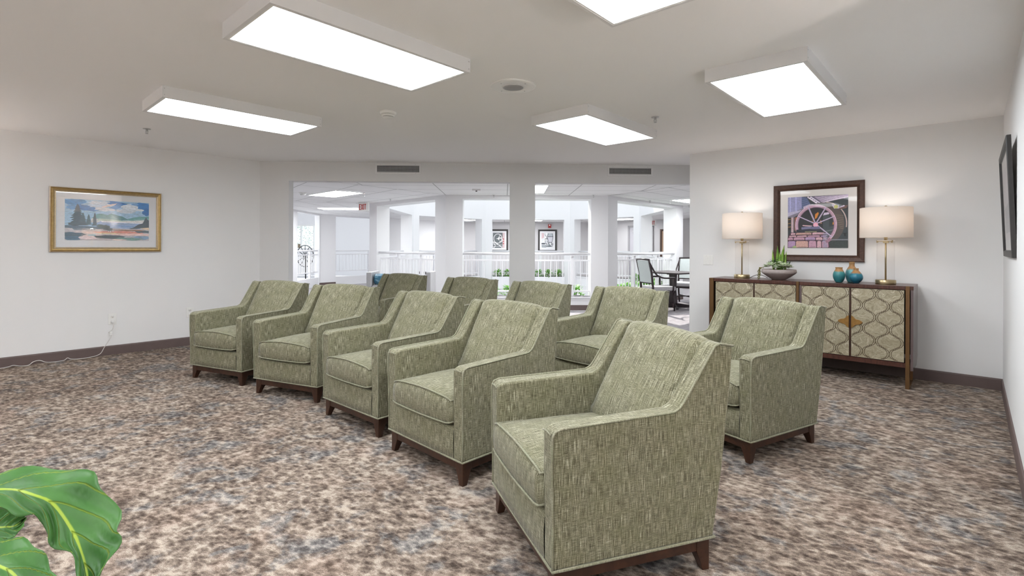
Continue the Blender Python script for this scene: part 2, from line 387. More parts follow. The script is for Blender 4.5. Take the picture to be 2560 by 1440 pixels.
# ------------------------------------------------------------------ armchairs
D_, W_ = .682, .709; ZB, ZA = .13, .62
def make_armchair():
    root = empty('armchair')
    T1 = .080
    side = [(0, ZB), (.000, .30), (-.006, .50), (-.004, .595), (.006, .614), (.03, .622), (.26, .628), (.490, .634), (.520, .648), (.540, .672),
            (.662, .852), (.676, .872), (.700, .880), (.764, .868), (.752, .70), (.722, .40), (D_, ZB)]
    def flare(z): return .010 * max(0, (z - .2) / .6)
    for sgn in (0, 1):
        mb = MB()
        prof = side; k = len(prof)
        o = [(x, (-flare(z) if sgn == 0 else W_ + flare(z)), z) for x, z in prof]
        i_ = [(x, (T1 - flare(z) * .2 if sgn == 0 else W_ - T1 + flare(z) * .2), z) for x, z in prof]
        mb.add(o + i_, [tuple(range(k)), tuple(range(2 * k - 1, k - 1, -1))] + [(j, j + k, (j + 1) % k + k, (j + 1) % k) for j in range(k)])
        a = mb.build('arm', FAB, root, bevel=.013, seg=4)
        # welt around the outer face
        yo = (lambda z: -flare(z) + .002) if sgn == 0 else (lambda z: W_ + flare(z) - .002)
        path = [(x - (.0 if j else 0), yo(z), z) for j, (x, z) in enumerate(prof[:14])]
        pm = MB(); sm_ = []
        for j in range(len(path) - 1):
            p0, p1 = Vector(path[j]), Vector(path[j + 1]); n = max(1, int((p1 - p0).length / .03))
            sm_ += [p0.lerp(p1, t / n) for t in range(n)]
        sm_.append(Vector(path[-1]))
        pm.tube(sm_, .0042, 8); pm.build('welt', PIPE, a)
        # short seam at arm front top
        ym = .04 if sgn == 0 else W_ - .04
        pm = MB(); pm.tube([(-.007, ym + dy, .600 + .006 * math.cos(dy * 38)) for dy in (-.034, -.02, 0, .02, .034)], .0028, 6); pm.build('seam', PIPE, a)
    # back shell behind cushion and base panels
    mb = MB()
    mb.prism([(.62, ZB), (.66, .78), (.715, .860), (.755, .858), (.75, .70), (.720, .40), (D_ - .002, ZB)], T1 - .005, W_ - T1 + .005)
    mb.build('back_panel', FAB, root, bevel=.008, seg=2)
    mb = MB(); nU, nV = 9, 7; y0, y1 = T1 - .006, W_ - T1 + .006
    rows = []
    prof = [(.10, .300), (.03, .300), (.008, .296), (.000, .284), (-.003, .24), (-.002, .18), (.0, ZB + .004), (.02, ZB), (.3, ZB)]
    for u in range(nU):
        t = u / (nU - 1); y = y0 + (y1 - y0) * t; bulge = .004 * (1 - (2 * t - 1) ** 4)
        rows.append([(x - bulge if x < .02 else x, y, z) for x, z in prof])
    mb.grid(rows); mb.build('front_panel', FAB, root, fix=True)
    # seat cushion: closed puffy loaf
    mb = MB(); nu = 17; rows = []; y0, y1 = T1 + .002, W_ - T1 - .002
    for u in range(nu):
        t = u / (nu - 1); e = 1 - abs(2 * t - 1) ** 8; c = 1 - (2 * t - 1) ** 2
        y = y0 + (y1 - y0) * t
        top = .446 + .020 * c; bot = .312 - .004 * c
        f = -.020 - .006 * c
        sq = .5 + .5 * e if u in (0, nu - 1) else 1
        zm = (top + bot) / 2
        pr = [(.02, bot), (f + .012, bot + .001), (f + .002, bot + .010), (f - .004, zm - .03), (f - .005, zm + .02), (f + .000, top - .016), (f + .010, top - .002),
              (.05, top + .006 * c), (.15, top + .016 * c), (.30, top + .020 * c), (.45, top + .012 * c), (.58, top), (.60, bot + .05), (.60, bot)]
        rows.append([(x, y, zm + (z - zm) * (.90 if u in (0, nu - 1) else 1)) for x, z in pr])
    mb.grid(rows, closed_u=True)
    k = len(rows[0]); o0 = 0
    mb.f.append(list(range(k))); mb.m.append(0); mb.c.append(None); mb.sm.append(True)
    mb.f.append(list(range((nu - 1) * k, nu * k))); mb.m.append(0); mb.c.append(None); mb.sm.append(True)
    sc = mb.build('seat_cushion', FAB, root)
    for zz, rr in ((6, .0042), (2, .0042)):
        pm = MB(); pts = [Vector(rows[u][zz]) + Vector((-.004, 0, .002 if zz == 6 else -.002)) for u in range(nu)]
        ends0 = [(.12, y0, pts[0].z), (.0, y0, pts[0].z)]; ends1 = [(.0, y1, pts[-1].z), (.12, y1, pts[-1].z)]
        pm.tube([Vector(e) for e in ends0] + pts + [Vector(e) for e in ends1], rr, 8); pm.build('welt', PIPE, sc)
    # back cushion: inner back between the wings rolling over the top
    mb = MB(); rows = []; nu = 25; y0, y1 = T1 + .003, W_ - T1 - .003
    for u in range(nu):
        t = u / (nu - 1); c = 1 - (2 * t - 1) ** 2; e = 1 - abs(2 * t - 1) ** 10
        y = y0 + (y1 - y0) * t; e = 1 - abs(2 * t - 1) ** 5; e = (1 - abs(2 * t - 1) ** 7) ** .6; b = -.050 + .058 * e + .008 * c; h = -.016 + .010 * c + .020 * e
        pr = [(.60, .40), (.475, .40), (.462 - b * .3, .47), (.500 - b * .9, .56), (.552 - b, .66), (.600 - b, .75), (.640 - b * .95, .82), (.662 - b * .6, .858 + h * .3),
              (.682 - b * .3, .876 + h * .8), (.705, .884 + h), (.735, .880 + h), (.760, .868 + h * .6), (.764, .860)]
        rows.append([(x, y, z) for x, z in pr])
    mb.grid(rows)
    mb.build('back_cushion', FAB, root)
    pm = MB()
    pm.tube([(.765, y0 + (y1 - y0) * t / 18, .862 + .009 * (1 - (t / 9 - 1) ** 2)) for t in range(19)], .004, 8)
    pm.build('welt', PIPE, root)
    # welt above the wooden base, all round
    pm = MB(); lo = []
    cs = [(-.001, -.001), (D_ + .001, -.001), (D_ + .001, W_ + .001), (-.001, W_ + .001)]
    for j in range(4):
        a, b = cs[j], cs[(j + 1) % 4]
        for t in range(14): lo.append((a[0] + (b[0] - a[0]) * t / 14, a[1] + (b[1] - a[1]) * t / 14, ZB + .001))
    pm.tube(lo, .0055, 8, closed=True); pm.build('base_welt', PIPE, root)
    # wooden base rails and sabre legs
    I = .012
    mb = MB(); z0, z1 = .078, .132; t_ = .022
    mb.box((I + .003, I + .05, z0), (I + t_, W_ - I - .05, z1)); mb.box((D_ - I - t_, I + .05, z0), (D_ - I - .003, W_ - I - .05, z1))
    mb.box((I + .05, I + .003, z0), (D_ - I - .05, I + t_, z1)); mb.box((I + .05, W_ - I - t_, z0), (D_ - I - .05, W_ - I - .003, z1))
    mb.build('base_rail', DWOOD, root, bevel=.002, seg=2)
    for fx, sx in ((I, 1), (D_ - I, -1)):
        for fy, sy in ((I, 1), (W_ - I, -1)):
            mb = MB(); rows = []
            for z, k_ in ((.132, .058), (.078, .058), (.066, .054), (.045, .045), (.022, .037), (0, .030)):
                rows.append([(fx, fy, z), (fx + sx * k_, fy, z), (fx + sx * k_, fy + sy * k_, z), (fx, fy + sy * k_, z)])
            mb.grid(rows, closed_u=True, smooth=False); n = len(rows) * 4
            mb.f += [[0, 1, 2, 3], [n - 4, n - 3, n - 2, n - 1]]; mb.m += [0, 0]; mb.c += [None, None]; mb.sm += [False, False]
            mb.build('leg', DWOOD, root, bevel=.002, seg=2)
    return root
chair0 = make_armchair()
CH = [(-2.407, 4.52, 65.39, 'sage tweed armchair at the far left end of the front row, beside the outlet wall'),
      (-1.546, 4.033, 66.28, 'sage tweed armchair second from the left in the front row'),
      (-.868, 3.299, 48.39, 'sage tweed armchair in the middle of the front row, third from the left'),
      (-.252, 2.623, 45.07, 'sage tweed armchair of the front row just behind the big nearest armchair'),
      (.144, 1.745, 19.07, 'largest, nearest sage tweed armchair at the right end of the front row'),
      (1.379, 2.918, 30.04, 'sage tweed armchair standing right in front of the pearl-door sideboard'),
      (.815, 3.881, 43.97, 'sage tweed armchair in back row whose seat cushion shows behind the nearest armchair'),
      (.096, 4.597, 48.06, 'sage tweed armchair in back row, its back right below the wide white pillar'),
      (-.608, 5.291, 54.3, 'sage tweed armchair in back row, second from left, darker in shade'),
      (-1.524, 6.064, 58.49, 'darkest, farthest sage tweed armchair, its back in front of the settee with the blue bolster')]
for i, (x, y, a, lb) in enumerate(CH):
    o = chair0 if i == 0 else copy_tree(chair0)
    o.location = (x, y, 0); o.rotation_euler = (0, 0, R(a)); o.name = 'armchair'
    tag(o, lb, 'armchair', 'sage armchairs in two curved rows')

# ------------------------------------------------------------------ ceiling lights, speaker, detectors
def light_box(x, y, rot, z, label, pm, group, depth=.086, L=1.23, Wd=.603, name='ceiling_light'):
    r = empty(name, (x, y, z), rot, label, 'ceiling light', group)
    mb = MB(); t = .018
    for a, b in (((-L / 2, -Wd / 2, -depth), (L / 2, -Wd / 2 + t, 0)), ((-L / 2, Wd / 2 - t, -depth), (L / 2, Wd / 2, 0)), ((-L / 2, -Wd / 2 + t, -depth), (-L / 2 + t, Wd / 2 - t, 0)), ((L / 2 - t, -Wd / 2 + t, -depth), (L / 2, Wd / 2 - t, 0))): mb.box(a, b)
    h = mb.build('housing', HOUS, r)
    mb = MB()
    for sx in (-1, 1):
        for sy in (-1, 1):
            for zz in (-.02, -.066): mb.lathe([(0, .001), (.004, .0005), (.004, 0)], 8, (0, 0, 0)) if False else mb.box((sx * (L / 2 - .012) - .003, sy * (Wd / 2 + .0008) - .0008, zz - .003), (sx * (L / 2 - .012) + .003, sy * (Wd / 2 + .0008) + .0008, zz + .003))
    mb.build('screws', METAL, h)
    mb = MB(); e = .028
    for a, b in (((-L / 2 + t, -Wd / 2 + t, -depth + .001), (L / 2 - t, -Wd / 2 + e, -depth + .008)), ((-L / 2 + t, Wd / 2 - e, -depth + .001), (L / 2 - t, Wd / 2 - t, -depth + .008)), ((-L / 2 + t, -Wd / 2 + e, -depth + .001), (-L / 2 + e, Wd / 2 - e, -depth + .008)), ((L / 2 - e, -Wd / 2 + e, -depth + .001), (L / 2 - t, Wd / 2 - e, -depth + .008))): mb.box(a, b)
    mb.build('trim_lip', WHITEP, r)
    mb = MB(); mb.box((-L / 2 + e, -Wd / 2 + e, -depth + .003), (L / 2 - e, Wd / 2 - e, -depth + .007)); mb.build('diffuser', pm, r)
    return r
G = 'surface mounted panel lights on the lounge ceiling'
tc = Vector((.495, 2.529, 0)) - uA * .615 - uB * .3015
for x, y, lb in ((1.913, 3.618, 'glowing panel light in white box at right, above the armchair by the sideboard'),
                 (.807, 4.818, 'glowing panel light in white box near the right ceiling vent and sprinkler'),
                 (-.904, 2.939, 'largest glowing panel light in white box at upper left of the photo'),
                 (-2.386, 4.387, 'farthest left glowing panel light in white box, next to the left wall'),
                 (tc.x, tc.y, 'glowing panel light cut off by the top edge of the photo'),
                 (-4.0, 2.3, None), (-3.6, .1, None), (-1.9, .6, None), (.1, -.9, None), (-2.0, -1.6, None)):
    if lb is None: lb = 'panel light on the ceiling behind the camera, outside the photo'
    light_box(x, y, AA, HC, lb, PANELM, G)

def speaker():
    r = empty('ceiling_speaker', (.004, 3.719, HC), 0, 'round white ceiling speaker with perforated grille', 'speaker')
    mb = MB(); mb.lathe([(.165, 0), (.163, -.006), (.15, -.010), (.085, -.010), (.080, -.006), (0, -.006)], 48); mb.build('rim', WHITEP, r)
    mb = MB(); mb.lathe([(.082, -.0075), (.080, -.012), (0, -.0135)], 40); g = mb.build('grille', HOUS, r)
    mb = MB()
    for i in range(-13, 14):
        for j in range(-13, 14):
            x, y = i * .0058 + (j % 2) * .0029, j * .0052
            if x * x + y * y < .074 ** 2: mb.add([(x + .0019 * math.cos(k * math.pi / 3), y + .0019 * math.sin(k * math.pi / 3), -.0139) for k in range(6)], [tuple(range(6))])
    mb.build('perforations', DGREY, g, fix=False)
    for a in (45, 135, 225, 315):
        mb = MB(); mb.lathe([(.005, -.0095), (.004, -.012), (0, -.0125)], 10, (.122 * math.cos(R(a)), .122 * math.sin(R(a)), 0)); mb.build('screw', METAL, r)
speaker()
def smoke(x, y, z, label):
    r = empty('smoke_detector', (x, y, z), 0, label, 'smoke detector')
    mb = MB(); mb.lathe([(.072, 0), (.072, -.012), (.066, -.022), (.058, -.024)], 32); mb.build('base', WHITEP, r)
    mb = MB(); mb.lathe([(.058, -.026), (.056, -.036), (.050, -.042)], 32); mb.build('body', WHITEP, r)
    mb = MB(); mb.lathe([(.052, -.0225), (.052, -.0265)], 32, cap=False); mb.lathe([(.044, -.041), (.044, -.0455)], 32, cap=False); mb.build('slot', BLACK, r)
    mb = MB(); mb.lathe([(.046, -.045), (.042, -.054), (.03, -.058), (0, -.058)], 32); mb.build('cap', WHITEP, r)
smoke(-1.093, 4.448, HC, 'white round smoke detector on the lounge ceiling')
smoke(-4.007, 9.695, HK, 'white smoke detector on corridor ceiling at left, past the opening')
def sprinkler(x, y, z, label, g=None):
    r = empty('fire_sprinkler', (x, y, z), 0, label, 'sprinkler', g)
    mb = MB(); mb.lathe([(.035, 0), (.033, -.005), (.016, -.006), (.014, -.006)], 24); mb.build('escutcheon', METAL if z > 2.4 else HOUS, r)
    mb = MB(); mb.lathe([(.010, -.004), (.010, -.022), (.006, -.024)], 12); mb.tube([(.009, 0, -.02), (.013, 0, -.034), (.004, 0, -.048)], .0022, 6); mb.tube([(-.009, 0, -.02), (-.013, 0, -.034), (-.004, 0, -.048)], .0022, 6); mb.tube([(0, 0, -.022), (0, 0, -.048)], .002, 6); mb.build('frame', METAL, r)
    mb = MB(); mb.lathe([(.014, -.048), (.014, -.050), (0, -.051)], 16); mb.build('deflector', METAL, r)
sprinkler(1.293, 4.59, HC, 'chrome fire sprinkler on lounge ceiling beside the middle-right panel light')
sprinkler(-3.696, 5.121, HC, 'small fire sprinkler on lounge ceiling near the left wall')
for x, y, l in ((-2.623, 10.911, 'corridor ceiling sprinkler right of the exit sign'), (-.362, 10.0, 'corridor ceiling sprinkler left of the wide pillar'), (1.599, 9.95, 'corridor ceiling sprinkler right of the wide pillar'),
                (3.004, 11.05, 'corridor ceiling sprinkler above the dining chairs'), (4.3, 12.3, 'corridor ceiling sprinkler at the far right of the openings')):
    sprinkler(x, y, HK, l, 'sprinklers on the corridor ceiling')
def vent(x0, x1, z0, z1, label):
    p = midpt(x0); r = empty('air_vent', (p.x, p.y, z0), MA, label, 'air vent', 'supply vents above the openings')
    w_, h = (x1 - x0), z1 - z0; e = .027
    mb = MB()
    for a, b in (((0, -.008, 0), (w_, 0, e)), ((0, -.008, h - e), (w_, 0, h)), ((0, -.008, e), (e, 0, h - e)), ((w_ - e, -.008, e), (w_, 0, h - e))): mb.box(a, b)
    mb.build('frame', HOUS, r, bevel=.0015, seg=1)
    mb = MB(); mb.box((e, -.001, e), (w_ - e, -.0002, h - e)); mb.build('dark_backing', BLACK, r)
    mb = MB(); n = 5
    for i in range(n):
        z = e + (h - 2 * e) * (i + .5) / n; mb.box((e, -.007, z - .0022), (w_ - e, -.003, z + .0022))
    k = 34
    for i in range(1, k):
        x = e + (w_ - 2 * e) * i / k; mb.box((x - .0012, -.003, e), (x + .0012, -.001, h - e))
    mb.build('louvres', METAL, r)
    for sx in (.12, .5, .88):
        for z in (.012, h - .012):
            mb = MB(); mb.lathe([(.004, 0), (0, .001)], 8); o = mb.build('screw', METAL, r, loc=(sx * w_, -.0082, z), rot=(R(90), 0, 0))
vent(-1.92, -1.279, 2.273, 2.42, 'white air vent above the left opening'); vent(1.351, 2.002, 2.273, 2.412, 'white air vent above the right opening')

# ------------------------------------------------------------------ sideboards (local x = along wall to the left, y = out of wall)
SBA = AA + R(90)
def SP(s, d, z=0): return C + uB * s - uA * d + Vector((0, 0, z))
def ogee_lines(mb, x0, x1, z0, z1, y, pitch, per, phase_x, phase_z, mi=0):
    """paired stepped ogee lines, clipped to the door"""
    amp = pitch / 2 - .007; n = 150
    def shape(t):
        s = math.sin(2 * math.pi * t); v = math.copysign(abs(s) ** .60, s)
        # little stair where the curve crosses its centre line
        if abs(s) < .13: v = 0
        elif abs(s) < .36: v = math.copysign(.30, s)
        return v
    i0 = int((x0 - phase_x) / pitch) - 2
    for i in range(i0, i0 + int((x1 - x0) / pitch) + 5):
        cx = phase_x + i * pitch; sg = 1 if i % 2 == 0 else -1
        for off in (-.0075, .0075):
            pts = []; m = int(n * (z1 - z0) / per)
            for k in range(m + 1):
                z = z0 + (z1 - z0) * k / m; t = (z - phase_z) / per
                x = cx + sg * amp * shape(t + off * sg * 0) + off
                pts.append((x, z))
            run = []
            for (x, z) in pts + [(1e9, 0)]:
                if x0 + .003 < x < x1 - .003: run.append((x, z))
                else:
                    if len(run) > 2:
                        hw = .0020; v = []; f = []
                        for q, (a, b) in enumerate(run):
                            A_ = Vector(run[max(0, q - 1)]); B_ = Vector(run[min(len(run) - 1, q + 1)]); t_ = (B_ - A_).normalized(); nx, nz = -t_.y * hw, t_.x * hw
                            v += [(a - nx, y, b - nz), (a + nx, y, b + nz)]
                        for q in range(len(run) - 1): f.append((2 * q, 2 * q + 1, 2 * q + 3, 2 * q + 2))
                        mb.add(v, f, mi)
                    run = []
def sideboard(s0, posts, doors, label):
    """s0..s0+.905 along the wall"""
    r = empty('sideboard', SP(s0, 0), SBA, label, 'sideboard', 'pair of pearl-door sideboards')
    Wd = .905; d0, d1 = .045, .515
    mb = MB(); mb.prism([(d0, .883), (d1, .883), (d1, .918), (d0, .918)], 0, Wd, 'x'); mb.build('top', SWOOD, r, bevel=.002, seg=2)
    mb = MB(); side = [(d0, .235), (d0 + .11, .165), (d1, .165), (d1, .883), (d0, .883)]
    mb.prism(side, .001, .020, 'x'); mb.build('side_panel', SIDEM, r)
    mb = MB(); mb.prism(side, Wd - .020, Wd - .001, 'x'); mb.build('side_panel', SIDEM, r)
    mb = MB(); mb.box((.02, d0, .235), (Wd - .02, d0 + .01, .883)); mb.box((.02, d0 + .11, .19), (Wd - .02, d1 - .03, .21)); mb.build('back_and_base_board', SWOOD, r)
    mb = MB(); mb.box((.02, d1 - .03, .187), (Wd - .02, d1 - .002, .228)); mb.build('front_rail', SWOOD, r)
    for a, b in posts:   # bronze frame: front post, foot rail, rear post
        mb = MB(); mb.box((a, d1 - .02, 0), (b, d1 + .010, .9185)); mb.box((a, d0 + .13, 0), (b, d1 - .02, .014)); mb.box((a, d0 + .11, 0), (b, d0 + .135, .165)); mb.build('leg_frame', POSTM, r, bevel=.0015, seg=1)
    for di, (a, b, hs) in enumerate(doors):
        d = MB(); d.box((a, d1 - .022, .234), (b, d1 - .002, .878))
        ogee_lines(d, a, b, .236, .876, d1 - .0012, .1015, .2155, a + .006 + .1015 / 2, .455 if True else 0, 1)
        do = d.build('door', [PEARL, LINE], r, fix=False)
        # half of the amber ogee handle plate
        hx = a if hs < 0 else b; sg = 1 if hs < 0 else -1
        pl = [(0, .062), (.018, .050), (.030, .034), (.040, .026), (.066, .022), (.086, .010), (.092, 0), (.086, -.010), (.066, -.022), (.040, -.026), (.030, -.034), (.018, -.050), (0, -.062)]
        h = MB(); k = len(pl)
        v = [(hx + sg * x, d1 - .002, .56 + z) for x, z in pl] + [(hx + sg * x * .96, d1 + .010, .56 + z * .96) for x, z in pl]
        h.add(v, [tuple(range(k)), tuple(range(k, 2 * k))] + [(i, (i + 1) % k, (i + 1) % k + k, i + k) for i in range(k)]); h.build('handle', AMBER, do, bevel=.002, seg=2)
    mb = MB()
    for (a, b, hs), (c_, e_, h2) in zip(doors[:-1], doors[1:]): mb.box((b, d1 - .03, .232), (c_, d1 - .012, .88))
    mb.build('door_gap', DWOOD, r)
    return r
s1, s2 = .587, 1.494
sideboard(s1, [(.026, .056)], [(.066, .464, 1), (.482, .883, -1)], 'dark sideboard with pearl ogee doors nearest the room corner, carrying blue vases and right lamp')
sideboard(s2, [(.0, .024), (Wd0 := .852, .893)], [(.031, .420, 1), (.437, .832, -1)], 'dark sideboard with pearl ogee doors behind armchair, carrying succulent bowl and left lamp')

# ------------------------------------------------------------------ table lamps
SHADE = bpy.data.materials.new('linen_shade'); SHADE.use_nodes = True
nt = SHADE.node_tree; b = nt.nodes['Principled BSDF']; b.inputs['Base Color'].default_value = (.90, .86, .82, 1); b.inputs['Roughness'].default_value = .9
o_ = [n for n in nt.nodes if n.type == 'OUTPUT_MATERIAL'][0]; tl = N(nt, 'ShaderNodeBsdfTranslucent'); tl.inputs[0].default_value = (.80, .74, .68, 1)
mxs = N(nt, 'ShaderNodeMixShader'); mxs.inputs[0].default_value = .45; nt.links.new(b.outputs[0], mxs.inputs[1]); nt.links.new(tl.outputs[0], mxs.inputs[2]); nt.links.new(mxs.outputs[0], o_.inputs[0])
BULB = emit_mat('warm_bulb', (1, .86, .72), 2)
def table_lamp(s, d, label):
    p = SP(s, d, .9182); r = empty('table_lamp', p, SBA, label, 'lamp', 'brass and glass table lamps')
    mb = MB(); mb.lathe([(.080, 0), (.082, .004), (.082, .036), (.078, .040), (.0, .040)], 40); mb.build('base', BRASS, r)
    mb = MB(); mb.tube([(0, 0, .04), (0, 0, .47)], .0075, 12); mb.build('stem', BRASS, r)
    mb = MB(); mb.lathe([(.070, .040), (.070, .410)], 48, cap=False); mb.build('glass_cylinder', LGLASS, r)
    mb = MB(); mb.lathe([(.0715, .395), (.0715, .413), (.0655, .413), (.0655, .395)], 48, cap=False)
    mb.lathe([(.071, .410), (.071, .414), (.069, .414)], 40, cap=False)
    rim = MB(); rim.lathe([(.0712, .408), (.0712, .414), (.069, .414), (.069, .408)], 48, cap=False); rim.build('glass_rim', WHITEP, r)
    mb = MB(); mb.box((-.021, -.016, .388), (.021, .016, .410))
    for a in range(3): M_ = Matrix.Rotation(R(a * 120 + 20), 4, 'Z'); mb.box((0, -.003, .402), (.069, .003, .408), M=M_); mb.box((.060, -.006, .392), (.0735, .006, .416), M=M_)
    mb.lathe([(.014, .41), (.014, .45), (.009, .455)], 20); mb.build('collar', BRASS, r)
    mb = MB(); RS = .207; mb.lathe([(RS, .440), (RS + .001, .442), (RS, .722), (RS - .002, .724), (RS - .0035, .722), (RS - .0035, .442), (RS, .440)], 64, cap=False); sh = mb.build('lamp_shade', SHADE, r)
    mb = MB()
    for a in range(3): an = R(a * 120); mb.tube([(0, 0, .702), (RS * math.cos(an), RS * math.sin(an), .718)], .0018, 6)
    mb.build('spider', METAL, sh)
    mb = MB(); mb.lathe([(.006, .70), (.006, .726), (.011, .730), (.012, .738), (.007, .744), (0, .745)], 16); mb.build('finial', BRASS, r)
    mb = MB(); mb.lathe([(.004, .47), (.014, .475), (.029, .52), (.031, .545), (.022, .57), (0, .578)], 20); mb.build('bulb', BULB, r)
    L = bpy.data.lights.new('lamp_light', 'POINT'); L.energy = .6; L.color = (1, .89, .79); L.shadow_soft_size = .045
    lo = bpy.data.objects.new('lamp_light', L); COL.objects.link(lo); lo.parent = r; lo.location = (0, 0, .615)
    return r
table_lamp(2.119, .285, 'brass and clear glass table lamp with white drum shade at left, nearer the light switch')
table_lamp(.812, .285, 'brass and clear glass table lamp with white drum shade at right, overlapping the waterwheel picture')
CORDD = mat('brown_cord', (.06, .045, .04), .5); CORDW = mat('white_cord', (.62, .60, .58), .45)
mb = MB(); mb.tube([tuple(SP(2.119 - .085 - .012 * i, .285 - .012 * i - .0, .9245 + .034 * math.sin(math.pi * i / 12) * (1 if i < 12 else 0))) for i in range(13)], .003, 8)
tag(mb.build('lamp_cord', CORDD), 'thin dark cord arching from left lamp base to back of sideboard', 'cord')

def unseen_floor_lamp(x, y, label, E_):
    r = empty('unseen_floor_lamp', (x, y, 0), 0, label, 'lamp', 'brass floor lamps outside the photo')
    mb = MB(); mb.lathe([(.0, .0), (.15, 0), (.15, .02), (.02, .03), (0, .03)], 32); mb.build('base', BRASS, r)
    mb = MB(); mb.tube([(0, 0, .03), (0, 0, 1.48)], .011, 10); mb.build('pole', BRASS, r)
    mb = MB(); mb.lathe([(.20, 1.38), (.17, 1.66), (.167, 1.66), (.197, 1.38), (.20, 1.38)], 40, cap=False); mb.build('lamp_shade', SHADE, r)
    mb = MB(); mb.lathe([(.004, 1.48), (.03, 1.52), (.03, 1.55), (0, 1.58)], 16); mb.build('bulb', BULB, r)
    L = bpy.data.lights.new('unseen_lamp_light', 'POINT'); L.energy = E_; L.color = (1, .88, .80); L.shadow_soft_size = .05
    lo = bpy.data.objects.new('unseen_lamp_light', L); COL.objects.link(lo); lo.parent = r; lo.location = (0, 0, 1.62)
unseen_floor_lamp(-5.9, 3.75, 'brass floor lamp by the left wall, outside the photo', 9)
unseen_floor_lamp(2.3, .9, 'added brass fill lamp in the recess right of the camera, outside the photo', 12)  # no known lamp here; added to lift the ceiling fill
unseen_floor_lamp(-2.6, -1.9, 'added brass fill lamp behind the camera, outside the photo', 14)  # likewise an invented lamp, for more bounce overhead

# vases
def glaze(name, lo, hi, zmid, wdt):
    m, nt, b = new_mat(name); tcn = N(nt, 'ShaderNodeTexCoord').outputs['Object']; sx = N(nt, 'ShaderNodeSeparateXYZ'); nt.links.new(tcn, sx.inputs[0])
    v = math_(nt, 'ADD', sx.outputs[2], math_(nt, 'MULTIPLY', noise(nt, tcn, 26, 4, .7, .8), .05))
    r = ramp(nt, [(0, lo), (.45, hi), (.62, (.40, .20, .07)), (1, (.33, .19, .08))], math_(nt, 'DIVIDE', math_(nt, 'SUBTRACT', v, zmid - wdt + .025), 2 * wdt))
    nt.links.new(r.outputs[0], b.inputs['Base Color']); b.inputs['Roughness'].default_value = .33; return m
def vase(s, d, prof, m, label):
    mb = MB(); mb.lathe(prof, 40); o = mb.build('vase', m, loc=SP(s, d, .9182), rot=SBA); o.modifiers.new('ss', 'SUBSURF').render_levels = 1
    return tag(o, label, 'vase', 'blue glazed vases on the sideboard')
def vprof(rb, rm, zm, rn, zn, zt, rt):
    p = [(0, .0), (rb, 0), (rb * 1.03, .006)]
    for i in range(1, 10):
        t = i / 10; p.append((rb + (rm - rb) * math.sin(t * math.pi / 2) ** .8, .006 + (zm - .006) * t))
    for i in range(0, 10):
        t = i / 10; p.append((rn + (rm - rn) * math.cos(t * math.pi / 2) ** .9, zm + (zn - zm) * t))
    p += [(rn, zn), (rn * .98, (zn + zt) / 2), (rt, zt - .002), (rt * .93, zt), (rt * .8, zt - .004), (rn * .75, zn), (rm * .8, zm), (0, .02)]
    return p
vase(1.182, .33, vprof(.032, .053, .068, .030, .128, .150, .034), glaze('teal_glaze', (.03, .17, .19), (.05, .26, .27), .105, .05), 'short teal vase with brown neck at the left of the three vases')
vase(1.088, .24, vprof(.036, .056, .080, .023, .160, .204, .026), glaze('pale_teal_glaze', (.06, .22, .26), (.12, .36, .38), .125, .06), 'tallest pale teal vase with orange shoulder, behind the other two vases')
vase(1.036, .36, vprof(.026, .058, .056, .021, .122, .145, .023), glaze('deep_blue_glaze', (.015, .12, .19), (.02, .20, .28), .092, .05), 'squat deep blue vase with brown neck at the right of the three vases')

